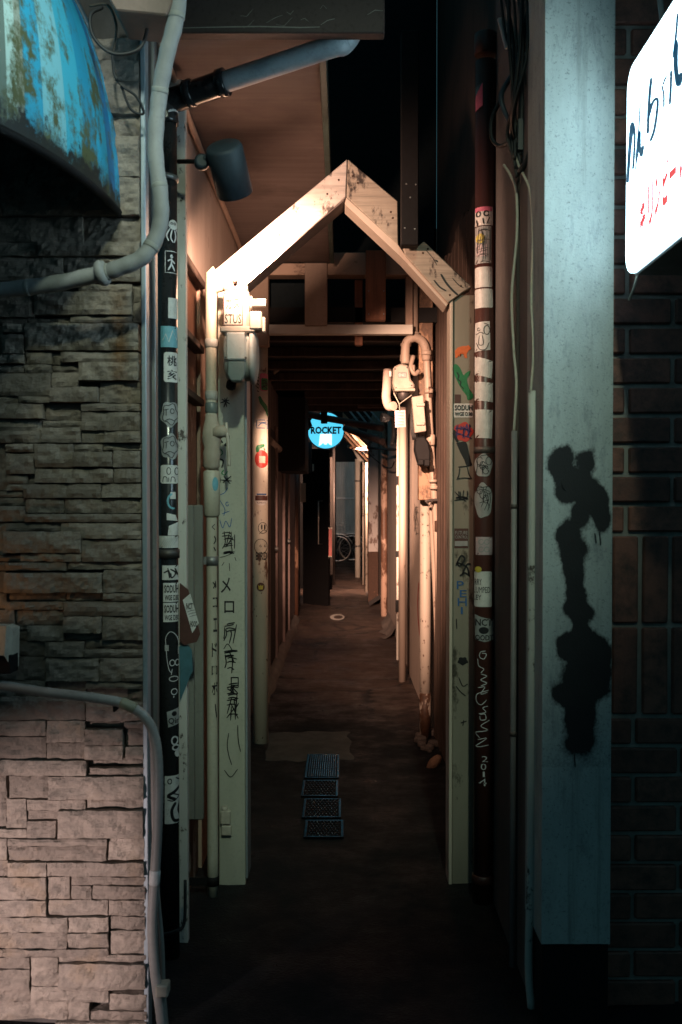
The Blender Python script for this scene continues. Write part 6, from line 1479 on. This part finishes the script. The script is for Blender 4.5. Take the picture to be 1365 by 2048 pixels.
# ================================================================ RIGHT: cables, hanging steel post
sp2 = thing('hanging_stud', 'dark bolted steel stud passing in front of the right gable board', 'stud', tuple(P(820, 490, 3.33)))
mb = MB(); mb.bxp(803, 60, 838, 490, 3.33, 3.38, 0.003); part(sp2, 'stud', mb, BLACK)
mb = MB()
for x_, y_ in ((813, 368), (832, 369), (821, 395), (810, 456), (830, 458)): mb.lathe([(0.003, 0), (0.0025, 0.002)], P(x_, y_, 3.33), (0, -1, 0), 8)
part(sp2, 'bolt', mb, STEEL)
DB = 2.85
cab = [('twisted black cable bundle at the top of the brown drainpipe wall', [P(1130, -30, 2.62), P(1095, 22, 2.66), P(1066, 62, 2.70), P(1052, 120, 2.74), P(1045, 200, 2.76), P(1042, 260, 2.76)], 0.0075, RUBBER),
 ('second black cable drooping beside the column top', [P(1070, -20, 2.7), P(1050, 60, 2.72), P(1046, 130, 2.74), P(1068, 210, 2.68), P(1062, 300, 2.68), P(1040, 345, 2.72)], 0.0065, RUBBER),
 ('cream cable snaking down by the top of the column', [P(1016, -20, 2.80), P(1020, 50, 2.80), P(1042, 90, 2.76), P(1053, 125, 2.74), P(1058, 175, 2.74)], 0.0055, CREAM),
 ('blue-black cable looping left of the bundle', [P(1024, 150, 2.80), P(1003, 190, 2.82), P(1010, 225, 2.82), P(1028, 255, 2.80)], 0.0055, flat('cable_teal', (0.03, 0.06, 0.08), 0.35)),
 ('black cable loop beside the brown drainpipe', [P(1005, 195, 2.85), P(985, 235, 2.88), P(984, 275, 2.88), P(1000, 292, 2.86), P(1028, 280, 2.80)], 0.0045, RUBBER),
 ('thin cream wire down to the flaking conduit', [P(1036, 245, 2.78), P(1030, 285, 2.78), P(1036, 325, 2.76), P(1056, 368, 2.66), P(1063, 400, 2.63), P(1066, 480, 2.60), P(1063, 600, 2.60), P(1067, 700, 2.58), P(1062, 785, 2.57)], 0.0026, CREAM),
 ('thin pale wire down to the slim dark conduit', [P(1008, 330, 2.84), P(1022, 352, 2.80), P(1033, 385, 2.78), P(1034, 470, 2.76), P(1024, 590, 2.76), P(1028, 700, 2.75), P(1033, 770, 2.74), P(1028, 865, 2.74)], 0.003, CREAM)]
cab += [('knotted thin black wire, one of several beside the cable bundle', [P(1000 + 9 * k, -20, 2.80 - 0.02 * k), P(1012 + 7 * k + 8 * math.sin(k * 2.1), 70 + 6 * k, 2.78 - 0.02 * k), P(1030 + 5 * math.cos(k * 1.7), 150 + 12 * k, 2.76 - 0.01 * k), P(1022 + 9 * math.sin(k * 1.3), 230 + 10 * k, 2.78), P(1036 + 6 * math.cos(k * 2.9), 310 + 9 * k, 2.76)], 0.0030 + 0.0006 * (k % 3), RUBBER) for k in range(7)]
for lb, pts, r_, m_ in cab: cable('wall_cable', lb, pts, r_ * 1.3, m_, 'cable', 'thin wires beside the cable bundle' if lb.startswith('knotted') else None)
mb = MB(); mb.box(-0.006, 0.006, -0.006, 0.006, 0, 0.085, 0.002, Matrix.Rotation(-0.15, 4, 'Y'))
for v in mb.bm.verts: v.co = Vector((v.co.x * 1.7, v.co.y, v.co.z)) + P(1010, 98, 2.80)
solid('splice_box', 'white plastic splice sleeve among the cables, upper right', 'sleeve', mb, S_WHITE)
mb = MB(); mb.tube(catmull([P(1034, 108, 2.72), P(1042, 112, 2.72), P(1056, 106, 2.72), P(1062, 110, 2.73)], 4), 0.004, 6); mb.tube([P(1036, 106, 2.72), P(1044, 114, 2.72)], 0.006, 6)
solid('cable_tie', 'white twisted tie round the cables at the upper right', 'cable tie', mb, S_WHITE)
mb = MB(); mb.bxp(1036, 236, 1048, 300, 2.75, 2.765, 0.002); solid('splice_box', 'dark clear splice cap below the black cables', 'sleeve', mb, flat('cap_dark', (0.05, 0.055, 0.06), 0.25))
# street lamp that lights the mouth of the alley from behind the camera
stl = thing('street_lamp', 'green-white street lamp on a pole behind the viewer', 'street lamp', (0.35, -0.9, 0))
mb = MB(); mb.tube(catmull([(0.95, -1.25, 0), (0.95, -1.25, 2.0), (0.95, -1.25, 3.9), (0.75, -1.05, 4.14), (0.42, -0.76, 4.15)], 6), 0.04, 10); part(stl, 'pole', mb, STEEL)
mb = MB(); mb.lathe([(0.05, 0.24), (0.12, 0.18), (0.25, 0.0)], (0.35, -0.65, 3.95), (0, -0.6, 0.7), 20, caps=False); part(stl, 'shade', mb, STEEL_DARK)
